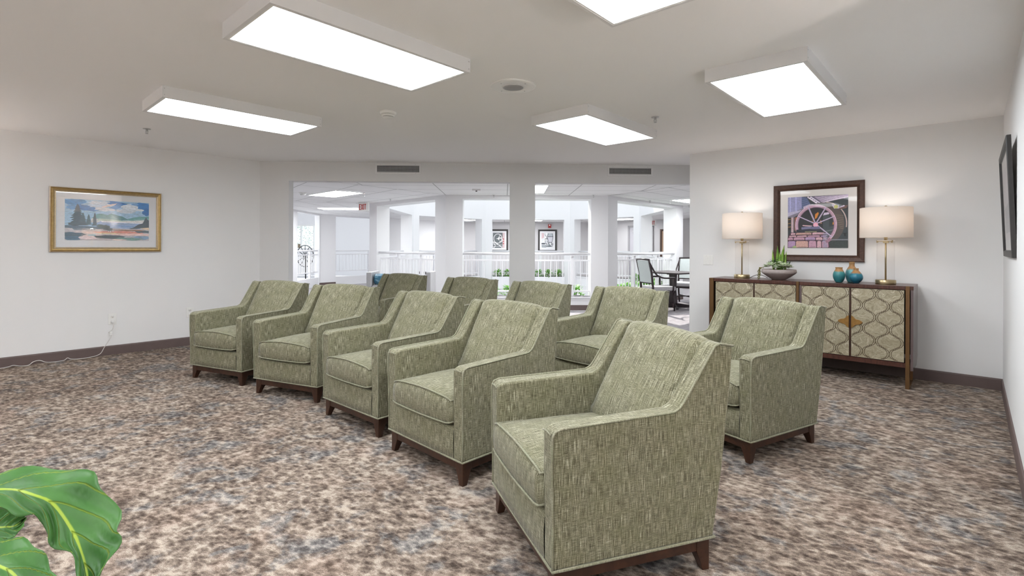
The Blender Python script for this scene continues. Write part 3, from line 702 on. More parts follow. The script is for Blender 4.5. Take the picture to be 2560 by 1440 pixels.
# succulent bowl
CONC = mat('taupe_concrete', (.36, .31, .295), .75, var=.22, vscale=16, bump=.25, bscale=70)
SUC = leaf_mat('pale_succulent', (.40, .52, .30), (.68, .74, .56), .5, .1); SNK = leaf_mat('snake_leaf', (.12, .28, .03), (.34, .52, .10), .4, .15)
DKG = leaf_mat('dark_succulent', (.04, .09, .03), (.14, .24, .09), .5, .1); OLV = leaf_mat('olive_bead', (.14, .13, .03), (.25, .22, .08), .6, 0); SOIL = mat('soil', (.04, .03, .02), .95)
def bowl():
    r = empty('succulent_bowl', SP(1.738, .29, .9182), SBA, 'wide taupe bowl of mixed succulents with tall snake plant leaves on the sideboard', 'potted plant')
    mb = MB(); mb.lathe([(0, 0), (.060, 0), (.066, .003), (.110, .028), (.160, .066), (.170, .078), (.166, .108), (.162, .110), (.157, .108), (.158, .078), (.1, .05), (0, .05)], 56); mb.build('bowl', CONC, r)
    mb = MB(); mb.lathe([(0, .106), (.10, .103), (.156, .094)], 32); mb.build('soil', SOIL, r)
    def petal(mb, c, az, tilt, L, w_, mi=0):
        d = Vector((math.cos(az) * math.cos(tilt), math.sin(az) * math.cos(tilt), math.sin(tilt))); sd = Vector((-math.sin(az), math.cos(az), 0)); up = sd.cross(d) * -1
        rows = []
        for i, (t, k) in enumerate(((0, .35), (.25, .75), (.5, 1), (.75, .85), (.92, .4), (1, .05))):
            c0 = Vector(c) + d * L * t + up * (-.06 * L * math.sin(t * 3)); rows.append([c0 - sd * w_ * k + up * .12 * w_, c0 - up * .16 * w_ * k, c0 + sd * w_ * k + up * .12 * w_, c0 + up * .35 * w_ * k])
        mb.grid([[tuple(p) for p in q] for q in rows], closed_u=True, mi=mi)
    for (x, y, z, s_) in ((.055, .080, .150, 1.25), (-.072, .080, .148, 1.25), (.0, .115, .130, .8), (-.115, .05, .135, .75), (.108, .07, .135, .7), (.01, -.06, .16, .8), (-.02, .03, .175, .7)):
        mb = MB()
        for ring, (n, tl_, L, w_) in enumerate(((9, .18, .062, .017), (7, .55, .046, .014), (5, .95, .030, .011))):
            for k in range(n): petal(mb, (x, y, z + ring * .004), 2 * math.pi * k / n + ring * .35, tl_, L * s_, w_ * s_)
        mb.build('rosette', SUC, r)
    for (x, y, az, tl_, L, w_) in ((.012, -.01, .6, 1.45, .255, .017), (-.028, .0, 2.9, 1.30, .265, .018), (.055, -.01, .2, 1.38, .215, .013), (-.055, -.02, 3.0, 1.36, .20, .012), (-.012, .01, 1.7, 1.40, .19, .016)):
        mb = MB(); rows = []
        hd = Vector((math.cos(az), math.sin(az), 0)); sd = Vector((1, 0, 0)) if abs(hd.y) > .7 else Vector((.9, .43, 0))
        for i in range(11):
            t = i / 10; p = Vector((x, y, .105)) + Vector((0, 0, 1)) * L * t + hd * L * (1 - math.sin(tl_)) * 8 * t * t * .35
            ww_ = w_ * (.55 + .6 * math.sin(math.pi * min(1, t * 1.1 + .12))) * (1 if t < .8 else (1 - t) / .2 + .03)
            rows.append([tuple(p - sd * ww_), tuple(p + Vector((0, -.004, 0))), tuple(p + sd * ww_), tuple(p + Vector((0, .004, 0)))])
        mb.grid(rows, closed_u=True); mb.build('snake_leaf', SNK, r)
    rnd = random.Random(3); mb = MB()
    for k in range(230):
        a = rnd.uniform(0, 6.28); q = rnd.uniform(.02, .12); x, y = q * math.cos(a), q * math.sin(a) * .7 - .035; z = .12 + rnd.uniform(0, .13) * (1 - q / .17)
        if x > 0: z += .02
        petal(mb, (x, y, z), rnd.uniform(0, 6.28), rnd.uniform(.1, 1.1), rnd.uniform(.018, .032), .006)
    mb.build('filler_sprigs', DKG, r)
    for (x0, n, ln) in ((.150, 26, .14), (.160, 30, .16), (.142, 20, .10)):
        mb = MB()
        for i in range(n):
            t = i / n; x = x0 + .03 * min(1, t * 3) + rnd.uniform(-.006, .006); z = .125 - max(0, t - .15) * ln * 1.1; y = .06 + rnd.uniform(-.008, .008)
            z = max(z, .006)
            mb.lathe([(0, -.005), (.0045, -.0025), (.0055, 0), (.0045, .0025), (0, .005)], 8, (x, y, z))
        mb.build('trailing_stem', OLV, r)
bowl()

# ------------------------------------------------------------------ pictures
def frame_ring(mb, w_, h, prof, mi=0):
    """prof = list of (inset, out) across the moulding; picture centred at origin, x width, z height, y out"""
    rows = []
    for ins, out in prof:
        a, b = w_ / 2 - ins, h / 2 - ins; rows.append([(-a, out, -b), (a, out, -b), (a, out, b), (-a, out, b)])
    mb.grid(rows, mi, smooth=False, closed_u=True)
def picture(name, loc, rot, w_, h, prof, fm, mw, matm, art, label, inner=None, glass=True, cat='picture', pmat=None, tilt=0, group=None, lip=None):
    """art(mbuilder, P): P(u, v, k) maps 0..1 picture coordinates (u right as seen, v up)"""
    r = empty(name, loc, (tilt, 0, rot), label, cat, group)
    mb = MB(); frame_ring(mb, w_, h, prof); mb.build('frame', fm, r)
    ins, out = prof[-1]
    if inner: mb = MB(); frame_ring(mb, w_, h, inner[0]); mb.build('frame_sight_edge', inner[1], r)
    if lip: mb = MB(); frame_ring(mb, w_, h, lip[0]); mb.build('frame_lip', lip[1], r)
    a, b = w_ / 2 - ins + .003, h / 2 - ins + .003
    mb = MB(); mb.box((-a, .004, -b), (a, .009, b)); mb.build('mat_board', matm, r)
    l, rr, tp, bt = mw; x0, x1 = w_ / 2 - l, -w_ / 2 + rr; z0, z1 = -h / 2 + bt, h / 2 - tp
    m = MB(); cnt = [0]
    def P(u, v):
        return (x0 + (x1 - x0) * u, z0 + (z1 - z0) * v)
    def add(pts, col):
        cnt[0] += 1; y = .0095 + cnt[0] * .00003
        q = [(min(1, max(0, u)), min(1, max(0, v))) for u, v in pts]
        m.add([(P(u, v)[0], y, P(u, v)[1]) for u, v in q], [tuple(range(len(q)))], 0, col)
    art(add); m.build('print', pmat, r, fix=False)
    if glass: mb = MB(); mb.box((-a, out - .006 if out > .016 else .0155, -b), (a, out - .004 if out > .016 else .017, b)); mb.build('glass', glass if glass is not True else PGLASS, r)
    return r
def sr(*c): return tuple((x / 255) ** 2.2 for x in c)
def ell(cx, cy, rx, ry, a0=0, a1=360, n=28): return [(cx + rx * math.cos(R(a0 + (a1 - a0) * i / n)), cy + ry * math.sin(R(a0 + (a1 - a0) * i / n))) for i in range(n + (0 if a1 - a0 == 360 else 1))]
def band(add, pts, w_, col, asp=1.0):
    for (a, b), (c_, d) in zip(pts[:-1], pts[1:]):
        dx, dy = (c_ - a), (d - b) / asp; L = math.hypot(dx, dy) or 1; nx, ny = -dy / L * w_, dx / L * w_ * asp
        add([(a - nx, b - ny), (c_ - nx, d - ny), (c_ + nx, d + ny), (a + nx, b + ny)], col)
def ring(add, cx, cy, rx, ry, tx, ty, col, a0=0, a1=360, n=36):
    for i in range(n):
        t0, t1 = R(a0 + (a1 - a0) * i / n), R(a0 + (a1 - a0) * (i + 1) / n)
        add([(cx + (rx - tx) * math.cos(t0), cy + (ry - ty) * math.sin(t0)), (cx + rx * math.cos(t0), cy + ry * math.sin(t0)), (cx + rx * math.cos(t1), cy + ry * math.sin(t1)), (cx + (rx - tx) * math.cos(t1), cy + (ry - ty) * math.sin(t1))], col)

def art_lake(add):
    rnd = random.Random(5)
    add([(0, 0), (1, 0), (1, 1), (0, 1)], sr(150, 185, 212))
    def blob(cx, cy, rx, ry, col, n=18, tilt=0.0):
        pts = []
        for i in range(n):
            a = 2 * math.pi * i / n; k = rnd.uniform(.75, 1.15); x, y = rx * k * math.cos(a), ry * k * math.sin(a)
            pts.append((cx + x, cy + y + tilt * x))
        add(pts, col)
    blob(.1, .93, .14, .09, sr(70, 135, 190)); blob(.24, .80, .15, .07, sr(62, 120, 180), tilt=-.2); blob(.08, .80, .08, .06, sr(95, 150, 200))
    blob(.42, .93, .16, .06, sr(200, 208, 220)); blob(.36, .86, .10, .05, sr(190, 205, 222)); blob(.62, .93, .14, .07, sr(60, 118, 182), tilt=-.25); blob(.58, .84, .09, .06, sr(84, 135, 190), tilt=.8)
    blob(.93, .90, .13, .10, sr(52, 120, 185), tilt=-.3); blob(.97, .76, .06, .10, sr(40, 105, 170)); blob(.76, .86, .11, .08, sr(208, 216, 226)); blob(.72, .76, .13, .06, sr(196, 206, 218)); blob(.88, .80, .06, .03, sr(205, 212, 220))
    blob(.50, .88, .10, .025, sr(226, 205, 200), tilt=.6); blob(.45, .78, .12, .05, sr(205, 208, 216)); blob(.82, .94, .05, .03, sr(120, 165, 210))
    add([(.30, .55), (.36, .66), (.42, .67), (.48, .64), (.53, .68), (.58, .66), (.66, .61), (.72, .56), (.76, .53), (.5, .5)], sr(105, 150, 152))
    add([(.52, .68), (.57, .66), (.66, .62), (.74, .54), (.66, .52), (.58, .58)], sr(78, 125, 132))
    add([(.72, .55), (.80, .60), (.88, .63), (1, .64), (1, .52), (.78, .50)], sr(95, 150, 152)); add([(.80, .55), (.90, .58), (1, .58), (1, .53), (.82, .52)], sr(120, 168, 170))
    add([(.28, .44), (1, .47), (1, .55), (.8, .52), (.6, .51), (.3, .55)], sr(205, 205, 205)); add([(.38, .55), (.55, .53), (.75, .50), (.5, .47), (.36, .50)], sr(168, 190, 180))
    add([(.34, .30), (1, .30), (1, .46), (.40, .48), (.36, .44)], sr(140, 165, 200)); add([(.40, .49), (.95, .47), (.9, .445), (.42, .46)], sr(222, 222, 228)); add([(.45, .42), (.75, .38), (.9, .35), (.5, .36)], sr(112, 145, 190))
    add([(0, 0), (1, 0), (1, .31), (.5, .31), (0, .36)], sr(180, 175, 180))
    add([(0, .36), (.4, .34), (.5, .30), (.3, .27), (0, .30)], sr(72, 92, 112)); add([(.08, .29), (.36, .31), (.34, .26), (.1, .25)], sr(98, 112, 125))
    blob(.66, .21, .32, .035, sr(205, 135, 120)); blob(.80, .16, .30, .03, sr(225, 190, 185)); blob(.5, .18, .14, .02, sr(215, 195, 160)); blob(.93, .235, .12, .03, sr(70, 88, 100)); blob(.75, .265, .22, .018, sr(145, 110, 90))
    blob(.92, .08, .12, .05, sr(120, 150, 180)); blob(.5, .09, .22, .045, sr(62, 80, 90)); blob(.75, .045, .2, .04, sr(105, 140, 135)); blob(.05, .14, .17, .06, sr(48, 78, 98)); blob(.08, .05, .12, .06, sr(56, 92, 118)); blob(.25, .07, .12, .05, sr(215, 200, 205)); blob(.62, .02, .1, .02, sr(225, 205, 200)); blob(.2, .2, .12, .02, sr(205, 190, 190)); blob(.30, .13, .06, .02, sr(110, 160, 180))
    def fir(cx, b, h, w2, col):
        n = 9
        for i in range(n):
            t = i / n; y = b + h * t; ww_ = w2 * (1 - t) ** .8 + .006
            add([(cx - ww_ * rnd.uniform(.8, 1.1), y), (cx + ww_ * rnd.uniform(.8, 1.1), y + .01), (cx + ww_ * .2, y + h / n * 1.6), (cx - ww_ * .2, y + h / n * 1.6)], col)
    fir(.14, .38, .47, .105, sr(48, 68, 82)); fir(.265, .38, .24, .045, sr(62, 88, 98)); fir(.335, .36, .30, .035, sr(48, 66, 80)); fir(.20, .36, .30, .06, sr(58, 80, 92))
    blob(.46, .33, .05, .07, sr(60, 82, 90)); blob(.51, .28, .04, .04, sr(52, 70, 80)); blob(.40, .36, .05, .05, sr(62, 84, 90)); blob(.13, .40, .10, .05, sr(50, 70, 84))
    add([(.74, .30), (.80, .34), (.86, .42), (.92, .46), (.95, .58), (.965, .62), (.98, .56), (1, .54), (1, .33), (.88, .32)], sr(58, 72, 84)); add([(.88, .33), (1, .35), (1, .28), (.94, .30)], sr(212, 190, 165))
    blob(.495, .235, .006, .02, sr(235, 235, 235), 8); blob(.52, .225, .006, .02, sr(235, 235, 235), 8); blob(.55, .24, .008, .015, sr(200, 210, 220), 8)

def art_wheel(add):
    rnd = random.Random(11)
    add([(0, 0), (1, 0), (1, 1), (0, 1)], sr(52, 58, 62))
    add([(0, .70), (.24, .74), (.24, 1), (0, 1)], sr(150, 150, 190))
    for i in range(9): add([(0, .71 + i * .033), (.24, .745 + i * .03), (.24, .75 + i * .03), (0, .716 + i * .033)], sr(118, 116, 155))
    for x in (.03, .13): add([(x, .7), (x + .022, .7), (x + .022, 1), (x, 1)], sr(172, 172, 212))
    add([(.24, .72), (.40, .82), (.33, .98), (.24, 1)], sr(80, 92, 128))
    for i in range(6): add([(.24, .76 + i * .04), (.38 - i * .012, .80 + i * .035), (.38 - i * .012, .806 + i * .035), (.24, .766 + i * .04)], sr(110, 120, 160))
    add([(.45, 1), (.33, .99), (.50, .84), (.58, .86)], sr(88, 84, 100)); add([(.42, .99), (1, 1), (1, .955), (.60, .86), (.52, .87)], sr(105, 95, 120))
    for i in range(7): add([(.46 + .02 * i, .985 - .018 * i), (1, 1.02 - .012 * i + .012), (1, 1.012 - .012 * i), (.46 + .02 * i, .975 - .018 * i)], sr(205, 190, 212))
    band(add, [(.34, .99), (.52, .84)], .012, sr(225, 215, 232)); band(add, [(.39, .99), (.56, .85)], .010, sr(215, 205, 225))
    for i in range(5): band(add, [(.36 + .035 * i, .955 - .028 * i), (.40 + .035 * i, .975 - .028 * i)], .007, sr(235, 228, 240))
    band(add, [(.56, .86), (1, .96)], .008, sr(228, 215, 232))
    add([(0, .64), (.26, .78), (.26, .70), (.10, .60), (0, .60)], sr(120, 115, 130)); add([(0, .62), (.2, .70), (.24, .74), (0, .70)], sr(175, 170, 195))
    add([(.06, .30), (.10, .30), (.10, .60), (.06, .60)], sr(185, 160, 165)); add([(.14, .32), (.20, .34), (.20, .60), (.13, .60)], sr(190, 98, 45)); add([(.11, .34), (.14, .34), (.14, .60), (.11, .60)], sr(120, 85, 80)); add([(0, .35), (.06, .35), (.06, .6), (0, .6)], sr(50, 45, 42))
    for y in (.40, .47, .55): add([(0, y), (.055, y + .01), (.055, y + .025), (0, y + .015)], sr(135, 100, 55))
    add([(.27, .76), (.44, .80), (.5, .84), (.36, .84), (.27, .80)], sr(190, 175, 195))
    cx, cy = .48, .44; rx = .345; ry = rx * 1.13
    add(ell(cx + .10, cy + .02, rx + .02, ry + .02), sr(84, 74, 70)); ring(add, cx + .14, cy + .02, rx + .02, ry + .03, .018, .02, sr(190, 170, 165), -10, 85)
    for i in range(8): add([(.80 + .01 * i, .62 - .035 * i), (.93, .60 - .035 * i), (.93, .606 - .035 * i), (.80 + .01 * i, .626 - .035 * i)], sr(140, 125, 105))
    add(ell(cx, cy, rx, ry), sr(34, 34, 40))
    add([(.60, .15), (.78, .2), (.80, .60), (.60, .64)], sr(62, 70, 74)); add([(.62, .30), (.80, .34), (.8, .36), (.62, .32)], sr(100, 108, 110)); add([(.70, .40), (.70, .62), (.79, .60), (.79, .42)], sr(45, 48, 52)); add([(.6, .62), (.7, .64), (.7, .68), (.62, .67)], sr(210, 195, 215))
    add([(.465, .55), (.50, .58), (.53, .66), (.52, .69), (.47, .65)], sr(205, 125, 40)); add([(.755, .44), (.81, .45), (.81, .50), (.76, .49)], sr(215, 140, 40)); add([(.40, .50), (.44, .54), (.44, .48)], sr(120, 80, 50)); add([(.56, .54), (.58, .50), (.58, .46), (.54, .47)], sr(150, 110, 90))
    ring(add, cx, cy, rx, ry, .052, .056, sr(186, 150, 170), -62, 200); ring(add, cx, cy, rx - .040, ry - .044, .012, .012, sr(120, 92, 110), -62, 200)
    ring(add, cx, cy, rx + .002, ry + .002, .010, .010, sr(215, 185, 200), -62, 200)
    for a, w2 in ((112, .011), (60, .010), (24, .009), (152, .009), (-38, .010)):
        band(add, [(cx, cy + .02), (cx + (rx - .01) * math.cos(R(a)), cy + (ry - .01) * math.sin(R(a)))], w2, sr(205, 190, 215), 1.1); band(add, [(cx, cy + .015), (cx + (rx - .01) * math.cos(R(a)), cy - .006 + (ry - .01) * math.sin(R(a)))], w2 * .3, sr(110, 95, 120), 1.1)
    for a in range(8): add(ell(cx + .03 * math.cos(R(a * 45)), cy + .034 * math.sin(R(a * 45)), .014, .016, n=8), sr(230, 160, 180))
    add(ell(cx, cy, .022, .025, n=12), sr(220, 170, 190)); band(add, [(.26, .435), (.42, .42)], .010, sr(200, 165, 170))
    add([(.24, .355), (.42, .37), (.42, .42), (.24, .40)], sr(110, 110, 140)); add([(.40, .36), (.55, .36), (.55, .41), (.40, .41)], sr(98, 98, 128)); add([(.15, .31), (.55, .31), (.55, .36), (.15, .355)], sr(46, 46, 58)); add([(.30, .29), (.50, .29), (.5, .32), (.3, .32)], sr(120, 115, 90))
    add([(0, 0), (.72, 0), (.68, .16), (.64, .30), (.05, .30), (0, .2)], sr(72, 50, 60))
    rows = [(0.0, .135, [0, .14, .36, .50, .58, .70]), (.145, .205, [0, .10, .30, .48, .60, .67]), (.205, .245, [.02, .16, .34, .56, .66]), (.25, .295, [.05, .14, .42, .64])]
    for y0, y1, xs in rows:
        for x0, x1 in zip(xs[:-1], xs[1:]):
            c_ = rnd.choice([sr(200, 160, 170), sr(182, 140, 160), sr(212, 172, 165), sr(165, 135, 170), sr(190, 150, 140)]); j = lambda: rnd.uniform(-.007, .007)
            add([(x0 + .006, y0 + .012 + j()), (x0 + .02, y0 + .004), (x1 - .02, y0 + .004 + j()), (x1 - .006, y0 + .016), (x1 - .008 + j(), y1 - .012), (x1 - .03, y1 - .003), (x0 + .03, y1 - .004 + j()), (x0 + .008, y1 - .014)], c_)
            add([(x0 + .02, y0 + .006), (x1 - .02, y0 + .006), (x1 - .03, y0 + .03), (x0 + .03, y0 + .022)], tuple(v * .72 for v in c_))
    for i in range(8): add([(.60 + rnd.uniform(-.01, .02), .01 + i * .035), (.68, .01 + i * .035), (.67, .035 + i * .035), (.60, .032 + i * .035)], sr(150, 142, 165))
    add([(.72, .0), (1, .0), (1, .13), (.70, .13)], sr(58, 64, 62)); add([(.68, .14), (1, .14), (1, .165), (.68, .165)], sr(120, 122, 128)); ring(add, cx + .02, cy - .01, rx, ry, .05, .055, sr(150, 112, 128), -62, -45)
    add([(.74, .82), (.86, .80), (.86, .74), (.78, .74)], sr(200, 190, 205)); add(ell(.81, .775, .035, .035, n=10), sr(190, 190, 120)); add([(.84, .72), (.98, .74), (1, .80), (.9, .79)], sr(110, 85, 80)); add([(.86, .77), (.94, .80), (.95, .78), (.88, .755)], sr(210, 195, 215)); add([(.94, .22), (.965, .22), (.96, .28), (.945, .28)], sr(25, 25, 30)); add([(.925, .26), (.985, .27), (.985, .28), (.925, .275)], sr(25, 25, 30))
    add([(.08, .0), (.16, .0), (.14, .04), (.1, .035)], sr(150, 165, 110))

PM1 = paint_mat('lake_paint', .6, .26, 26, (1, 1, 5)); PGLASS2 = thin_glass('picture_glass_glossy', (1, 1, 1), .05); PM2 = paint_mat('photo_print', .5, .14, 70)
gp = [(0, 0), (0, .022), (.006, .028), (.012, .024), (.020, .030), (.034, .026), (.044, .016), (.050, .018), (.052, .012)]
ca = (C - M0).dot(uA); LWP = Vector((-4.703, 5.733, 0))
lc = LWP + uA * .109; 
picture('framed_painting', lc + Vector((.7396, -.673, 0)) * .002 + Vector((0, 0, 1.5365)), AA + R(180), 1.012, .708, gp, GOLD, (.125, .125, .124, .130), MATW, art_lake,
        'gold framed landscape painting of firs, lake and clouds on the left wall', pmat=PM1, glass=PGLASS2, inner=([(.036, .0275), (.046, .018), (.0505, .020), (.0525, .0125)], mat('light_gilt', (.62, .50, .33), .35, .6, var=.3, vscale=50)), lip=([(0, .0225), (.002, .0245), (.0065, .0285)], SILV))
bp = [(0, 0), (0, .028), (.006, .032), (.040, .026), (.058, .014), (.062, .017), (.066, .012)]
picture('framed_photograph', SP(1.438, .002, 1.5345), SBA, .849, .837, bp, FRB, (.142, .142, .136, .144), MATB, art_wheel,
        'large bronze framed photo of a wooden waterwheel on stone footing above the sideboards', pmat=PM2)
def art_blank(add):
    add([(0, 0), (1, 0), (1, 1), (0, 1)], sr(190, 180, 185)); add([(.1, .1), (.9, .1), (.9, .5), (.1, .45)], sr(120, 118, 125))
kp = [(0, 0), (0, .020), (.004, .024), (.040, .024), (.048, .012), (.050, .010)]
picture('framed_print', C - uA * 1.27 + uB * .012 + Vector((0, 0, 1.58)), AA, 1.16, .765, kp, BLKF, (.12, .12, .12, .12), MATB, art_blank,
        'black framed print seen edge-on on the right wall, leaning slightly out at the top', pmat=PM2, tilt=R(-2.2))

# switches, outlets, cord
def plate(name, loc, rot, w_, h, label, cat):
    r = empty(name, loc, rot, label, cat); mb = MB(); mb.box((-w_ / 2, 0, -h / 2), (w_ / 2, .006, h / 2)); mb.build('cover_plate', WHITEP, r, bevel=.003, seg=2); return r
r = plate('light_switch', SP(2.6075, .0005, 1.108), SBA, .122, .122, 'white double light switch plate left of the sideboards', 'light switch')
for x in (-.024, .024):
    mb = MB(); mb.prism([(.006, -.033), (.0075, -.034), (.0105, .034), (.006, .033)], x - .0165, x + .0165, 'x'); mb.build('rocker', WHITEP, r)
    for z in (-.048, .048):
        mb = MB(); mb.lathe([(.003, 0), (0, .001)], 8); mb.build('screw', METAL, r, loc=(x, .0062, z), rot=(R(-90), 0, 0))
nL = Vector((.7396, -.673, 0))
def outlet(sv, z, label):
    p = LWP + uA * sv + nL * .0005; r = plate('wall_outlet', (p.x, p.y, z), AA + R(180), .078, .125, label, 'outlet')
    for dz in (.028, -.028):
        mb = MB(); mb.lathe([(.017, 0), (.017, .003), (0, .003)], 20); mb.build('socket', WHITEP, r, loc=(0, .0055, dz), rot=(R(-90), 0, 0))
        mb = MB(); mb.box((-.007, .0088, dz - .002), (-.0052, .0094, dz + .008)); mb.box((.0052, .0088, dz - .002), (.007, .0094, dz + .008)); mb.box((-.002, .0088, dz - .010), (.002, .0094, dz - .005)); mb.build('slots', BLACK, r)
    return r
outlet(.146, .410, 'white outlet with white plug and cord on the left wall'); outlet(.925, .415, 'white outlet plate half hidden behind the leftmost armchair')
def LP(sv, d, z): q = LWP + uA * sv + nL * d; return (q.x, q.y, z)
pr = empty('extension_cord', LP(.146, .008, .382), AA + R(180), 'white cord plugged into left wall outlet, trailing along the carpet by the baseboard', 'cord')
Minv = (Matrix.Translation(pr.location) @ Matrix.Rotation(AA + R(180), 4, 'Z')).inverted()
mb = MB(); mb.box((-.013, .002, -.014), (.013, .028, .012)); mb.build('plug', WHITEP, pr, bevel=.004, seg=2)
def cat_rom(P, n=8):
    out = []; P = [Vector(p) for p in P]
    for i in range(len(P) - 1):
        a, b, c_, d = P[max(i - 1, 0)], P[i], P[i + 1], P[min(i + 2, len(P) - 1)]
        for k in range(n):
            t = k / n; out.append(.5 * ((2 * b) + (-a + c_) * t + (2 * a - 5 * b + 4 * c_ - d) * t * t + (-a + 3 * b - 3 * c_ + d) * t ** 3))
    out.append(P[-1]); return out
pts = [LP(.146, .034, .372), LP(.150, .04, .34), LP(.142, .03, .29), LP(.11, .022, .26), LP(.135, .03, .235), LP(.118, .04, .19), LP(.07, .035, .10), LP(.03, .04, .03), LP(-.05, .05, .008), LP(-.16, .06, .006), LP(-.22, .04, .012), LP(-.25, .05, .03), LP(-.28, .05, .008),
       LP(-.36, .06, .006), LP(-.42, .04, .010), LP(-.47, .03, .035), LP(-.52, .04, .03), LP(-.56, .07, .006), LP(-.62, .06, .006), LP(-.67, .05, .02), LP(-.71, .05, .010), LP(-.80, .07, .006)]
mb = MB(); mb.tube([Minv @ p for p in cat_rom(pts)], .0035, 8); mb.build('cable', CORDW, pr)
mb = MB(); mb.box((.002, .015, -.155), (.032, .035, -.115)); mb.build('inline_tag', WHITEP, pr, bevel=.005, seg=2)
pts = [SP(1.17, .06, .22), SP(1.12, .14, .16), SP(1.06, .22, .145), SP(.98, .25, .165), SP(.90, .24, .16), SP(.80, .20, .14), SP(.76, .14, .19)]
mb = MB(); mb.tube(cat_rom(pts), .003, 8); tag(mb.build('hanging_cord', CORDW), 'pale cord sagging below the underside of the right sideboard', 'cord')

# ------------------------------------------------------------------ fiddle-leaf plant at lower left
FIG = None
m, nt, b = new_mat('fiddle_leaf'); uvn = N(nt, 'ShaderNodeUVMap', uv_map='leaf').outputs[0]
sx = N(nt, 'ShaderNodeSeparateXYZ'); nt.links.new(uvn, sx.inputs[0])
mid = math_(nt, 'ABSOLUTE', math_(nt, 'SUBTRACT', sx.outputs[0], .5), 0)
# side veins sweep forward from the midrib
vv = math_(nt, 'SUBTRACT', sx.outputs[1], math_(nt, 'MULTIPLY', mid, .55)); fr_ = math_(nt, 'FRACT', math_(nt, 'MULTIPLY', vv, 6.0), 0)
dv = math_(nt, 'ABSOLUTE', math_(nt, 'SUBTRACT', fr_, .5), 0)
v1 = ramp(nt, [(0, (1, 1, 1)), (.016, (1, 1, 1)), (.03, (0, 0, 0))], mid); v2 = ramp(nt, [(0, (1, 1, 1)), (.018, (.6, .6, .6)), (.06, (0, 0, 0))], dv)
vm = N(nt, 'ShaderNodeMath', operation='MAXIMUM'); nt.links.new(v1.outputs[0], vm.inputs[0]); nt.links.new(math_(nt, 'MULTIPLY', v2.outputs[0], .75), vm.inputs[1])
tcn = N(nt, 'ShaderNodeTexCoord').outputs['Object']
basec = ramp(nt, [(.3, (.045, .155, .028)), (.7, (.095, .25, .06))], noise(nt, tcn, 16, 4)); 
colr = mixc(nt, vm.outputs[0], basec.outputs[0], (.42, .56, .06)); nt.links.new(colr, b.inputs['Base Color']); b.inputs['Roughness'].default_value = .46
o_ = [n for n in nt.nodes if n.type == 'OUTPUT_MATERIAL'][0]; tl = N(nt, 'ShaderNodeBsdfTranslucent'); nt.links.new(mixc(nt, .5, colr, (.25, .55, .02)), tl.inputs[0])
mxs = N(nt, 'ShaderNodeMixShader'); mxs.inputs[0].default_value = .22; nt.links.new(b.outputs[0], mxs.inputs[1]); nt.links.new(tl.outputs[0], mxs.inputs[2]); nt.links.new(mxs.outputs[0], o_.inputs[0])
bpn = N(nt, 'ShaderNodeBump'); bpn.inputs['Strength'].default_value = .8; bpn.inputs['Distance'].default_value = .004; bpn.invert = True; nt.links.new(v2.outputs[0], bpn.inputs['Height']); nt.links.new(bpn.outputs[0], b.inputs['Normal'])
FIG = m; STEMM = mat('brown_stem', (.14, .09, .05), .8, var=.3, vscale=30); POTM = mat('grey_pot', (.3, .3, .3), .6)
def fig_leaf(parent, mids, lefts, rights, wob=.006):
    """three 3D polylines: midrib, left edge, right edge"""
    n = 36; a = cat_rom(mids, 12); l = cat_rom(lefts, 12); r_ = cat_rom(rights, 12)
    def samp(P, t): f = t * (len(P) - 1); i = min(int(f), len(P) - 2); return P[i].lerp(P[i + 1], f - i)
    rows = []; uv = []; m_ = 12
    for i in range(n + 1):
        t = i / n; A, B, D = samp(l, t), samp(a, t), samp(r_, t); row = []
        for j in range(2 * m_ + 1):
            s = j / m_ - 1; p = B.lerp(A, -s) if s < 0 else B.lerp(D, s)
            nrm = (D - A).cross(samp(a, min(1, t + .02)) - samp(a, max(0, t - .02))).normalized()
            ve = (t - abs(s) * .5 * .55) * 6.0; rip = math.cos(2 * math.pi * (ve - .5)) * wob * min(1, abs(s) * 2.2) * (1 - .3 * abs(s))
            row.append(p + nrm * (rip + .010 * (abs(s) ** 2)))
            uv.append((.5 + s * .5, t))
        rows.append([tuple(p) for p in row])
    mb = MB(); mb.grid(rows); o = mb.build('leaf', FIG, parent, fix=False)
    ul = o.data.uv_layers.new(name='leaf')
    for lp in o.data.loops: ul.data[lp.index].uv = uv[lp.vertex_index]
    so = o.modifiers.new('solid', 'SOLIDIFY'); so.thickness = .0012
    return o
def at(x, y, Y):
    X = (x - 1280) / 1266.59; Z = (y - 618.91 + .0039 * 1280 * 0) / 1266.59
    c, s = math.cos(.0039), math.sin(.0039); X2 = c * X + s * Z; Z2 = -s * X + c * Z
    return Vector((X2 * Y, Y, CAMH - Z2 * Y))
fp = empty('fiddle_leaf_plant', (-1.16, .84, 0), 0, 'fiddle-leaf fig reaching in from the lower left corner with large veined leaves', 'potted plant')
off = Vector((1.16, -.84, 0))
def pl(L): return [at(*p) + off for p in L]
fig_leaf(fp, pl([(-140, 1245, .80), (0, 1222, .84), (60, 1230, .86), (128, 1258, .87), (178, 1325, .86), (205, 1390, .84), (222, 1470, .81), (215, 1520, .79)]),
         pl([(-140, 1245, .80), (-60, 1212, .88), (15, 1192, .92), (95, 1175, .94), (165, 1188, .94), (235, 1183, .93), (252, 1228, .92), (306, 1280, .90), (292, 1335, .87), (302, 1362, .86), (268, 1412, .83), (235, 1475, .80), (215, 1520, .79)]),
         pl([(-140, 1245, .80), (-80, 1300, .79), (-10, 1287, .81), (48, 1302, .83), (95, 1300, .85), (120, 1340, .85), (135, 1372, .84), (182, 1393, .82), (192, 1450, .80), (205, 1495, .79), (215, 1520, .79)]))
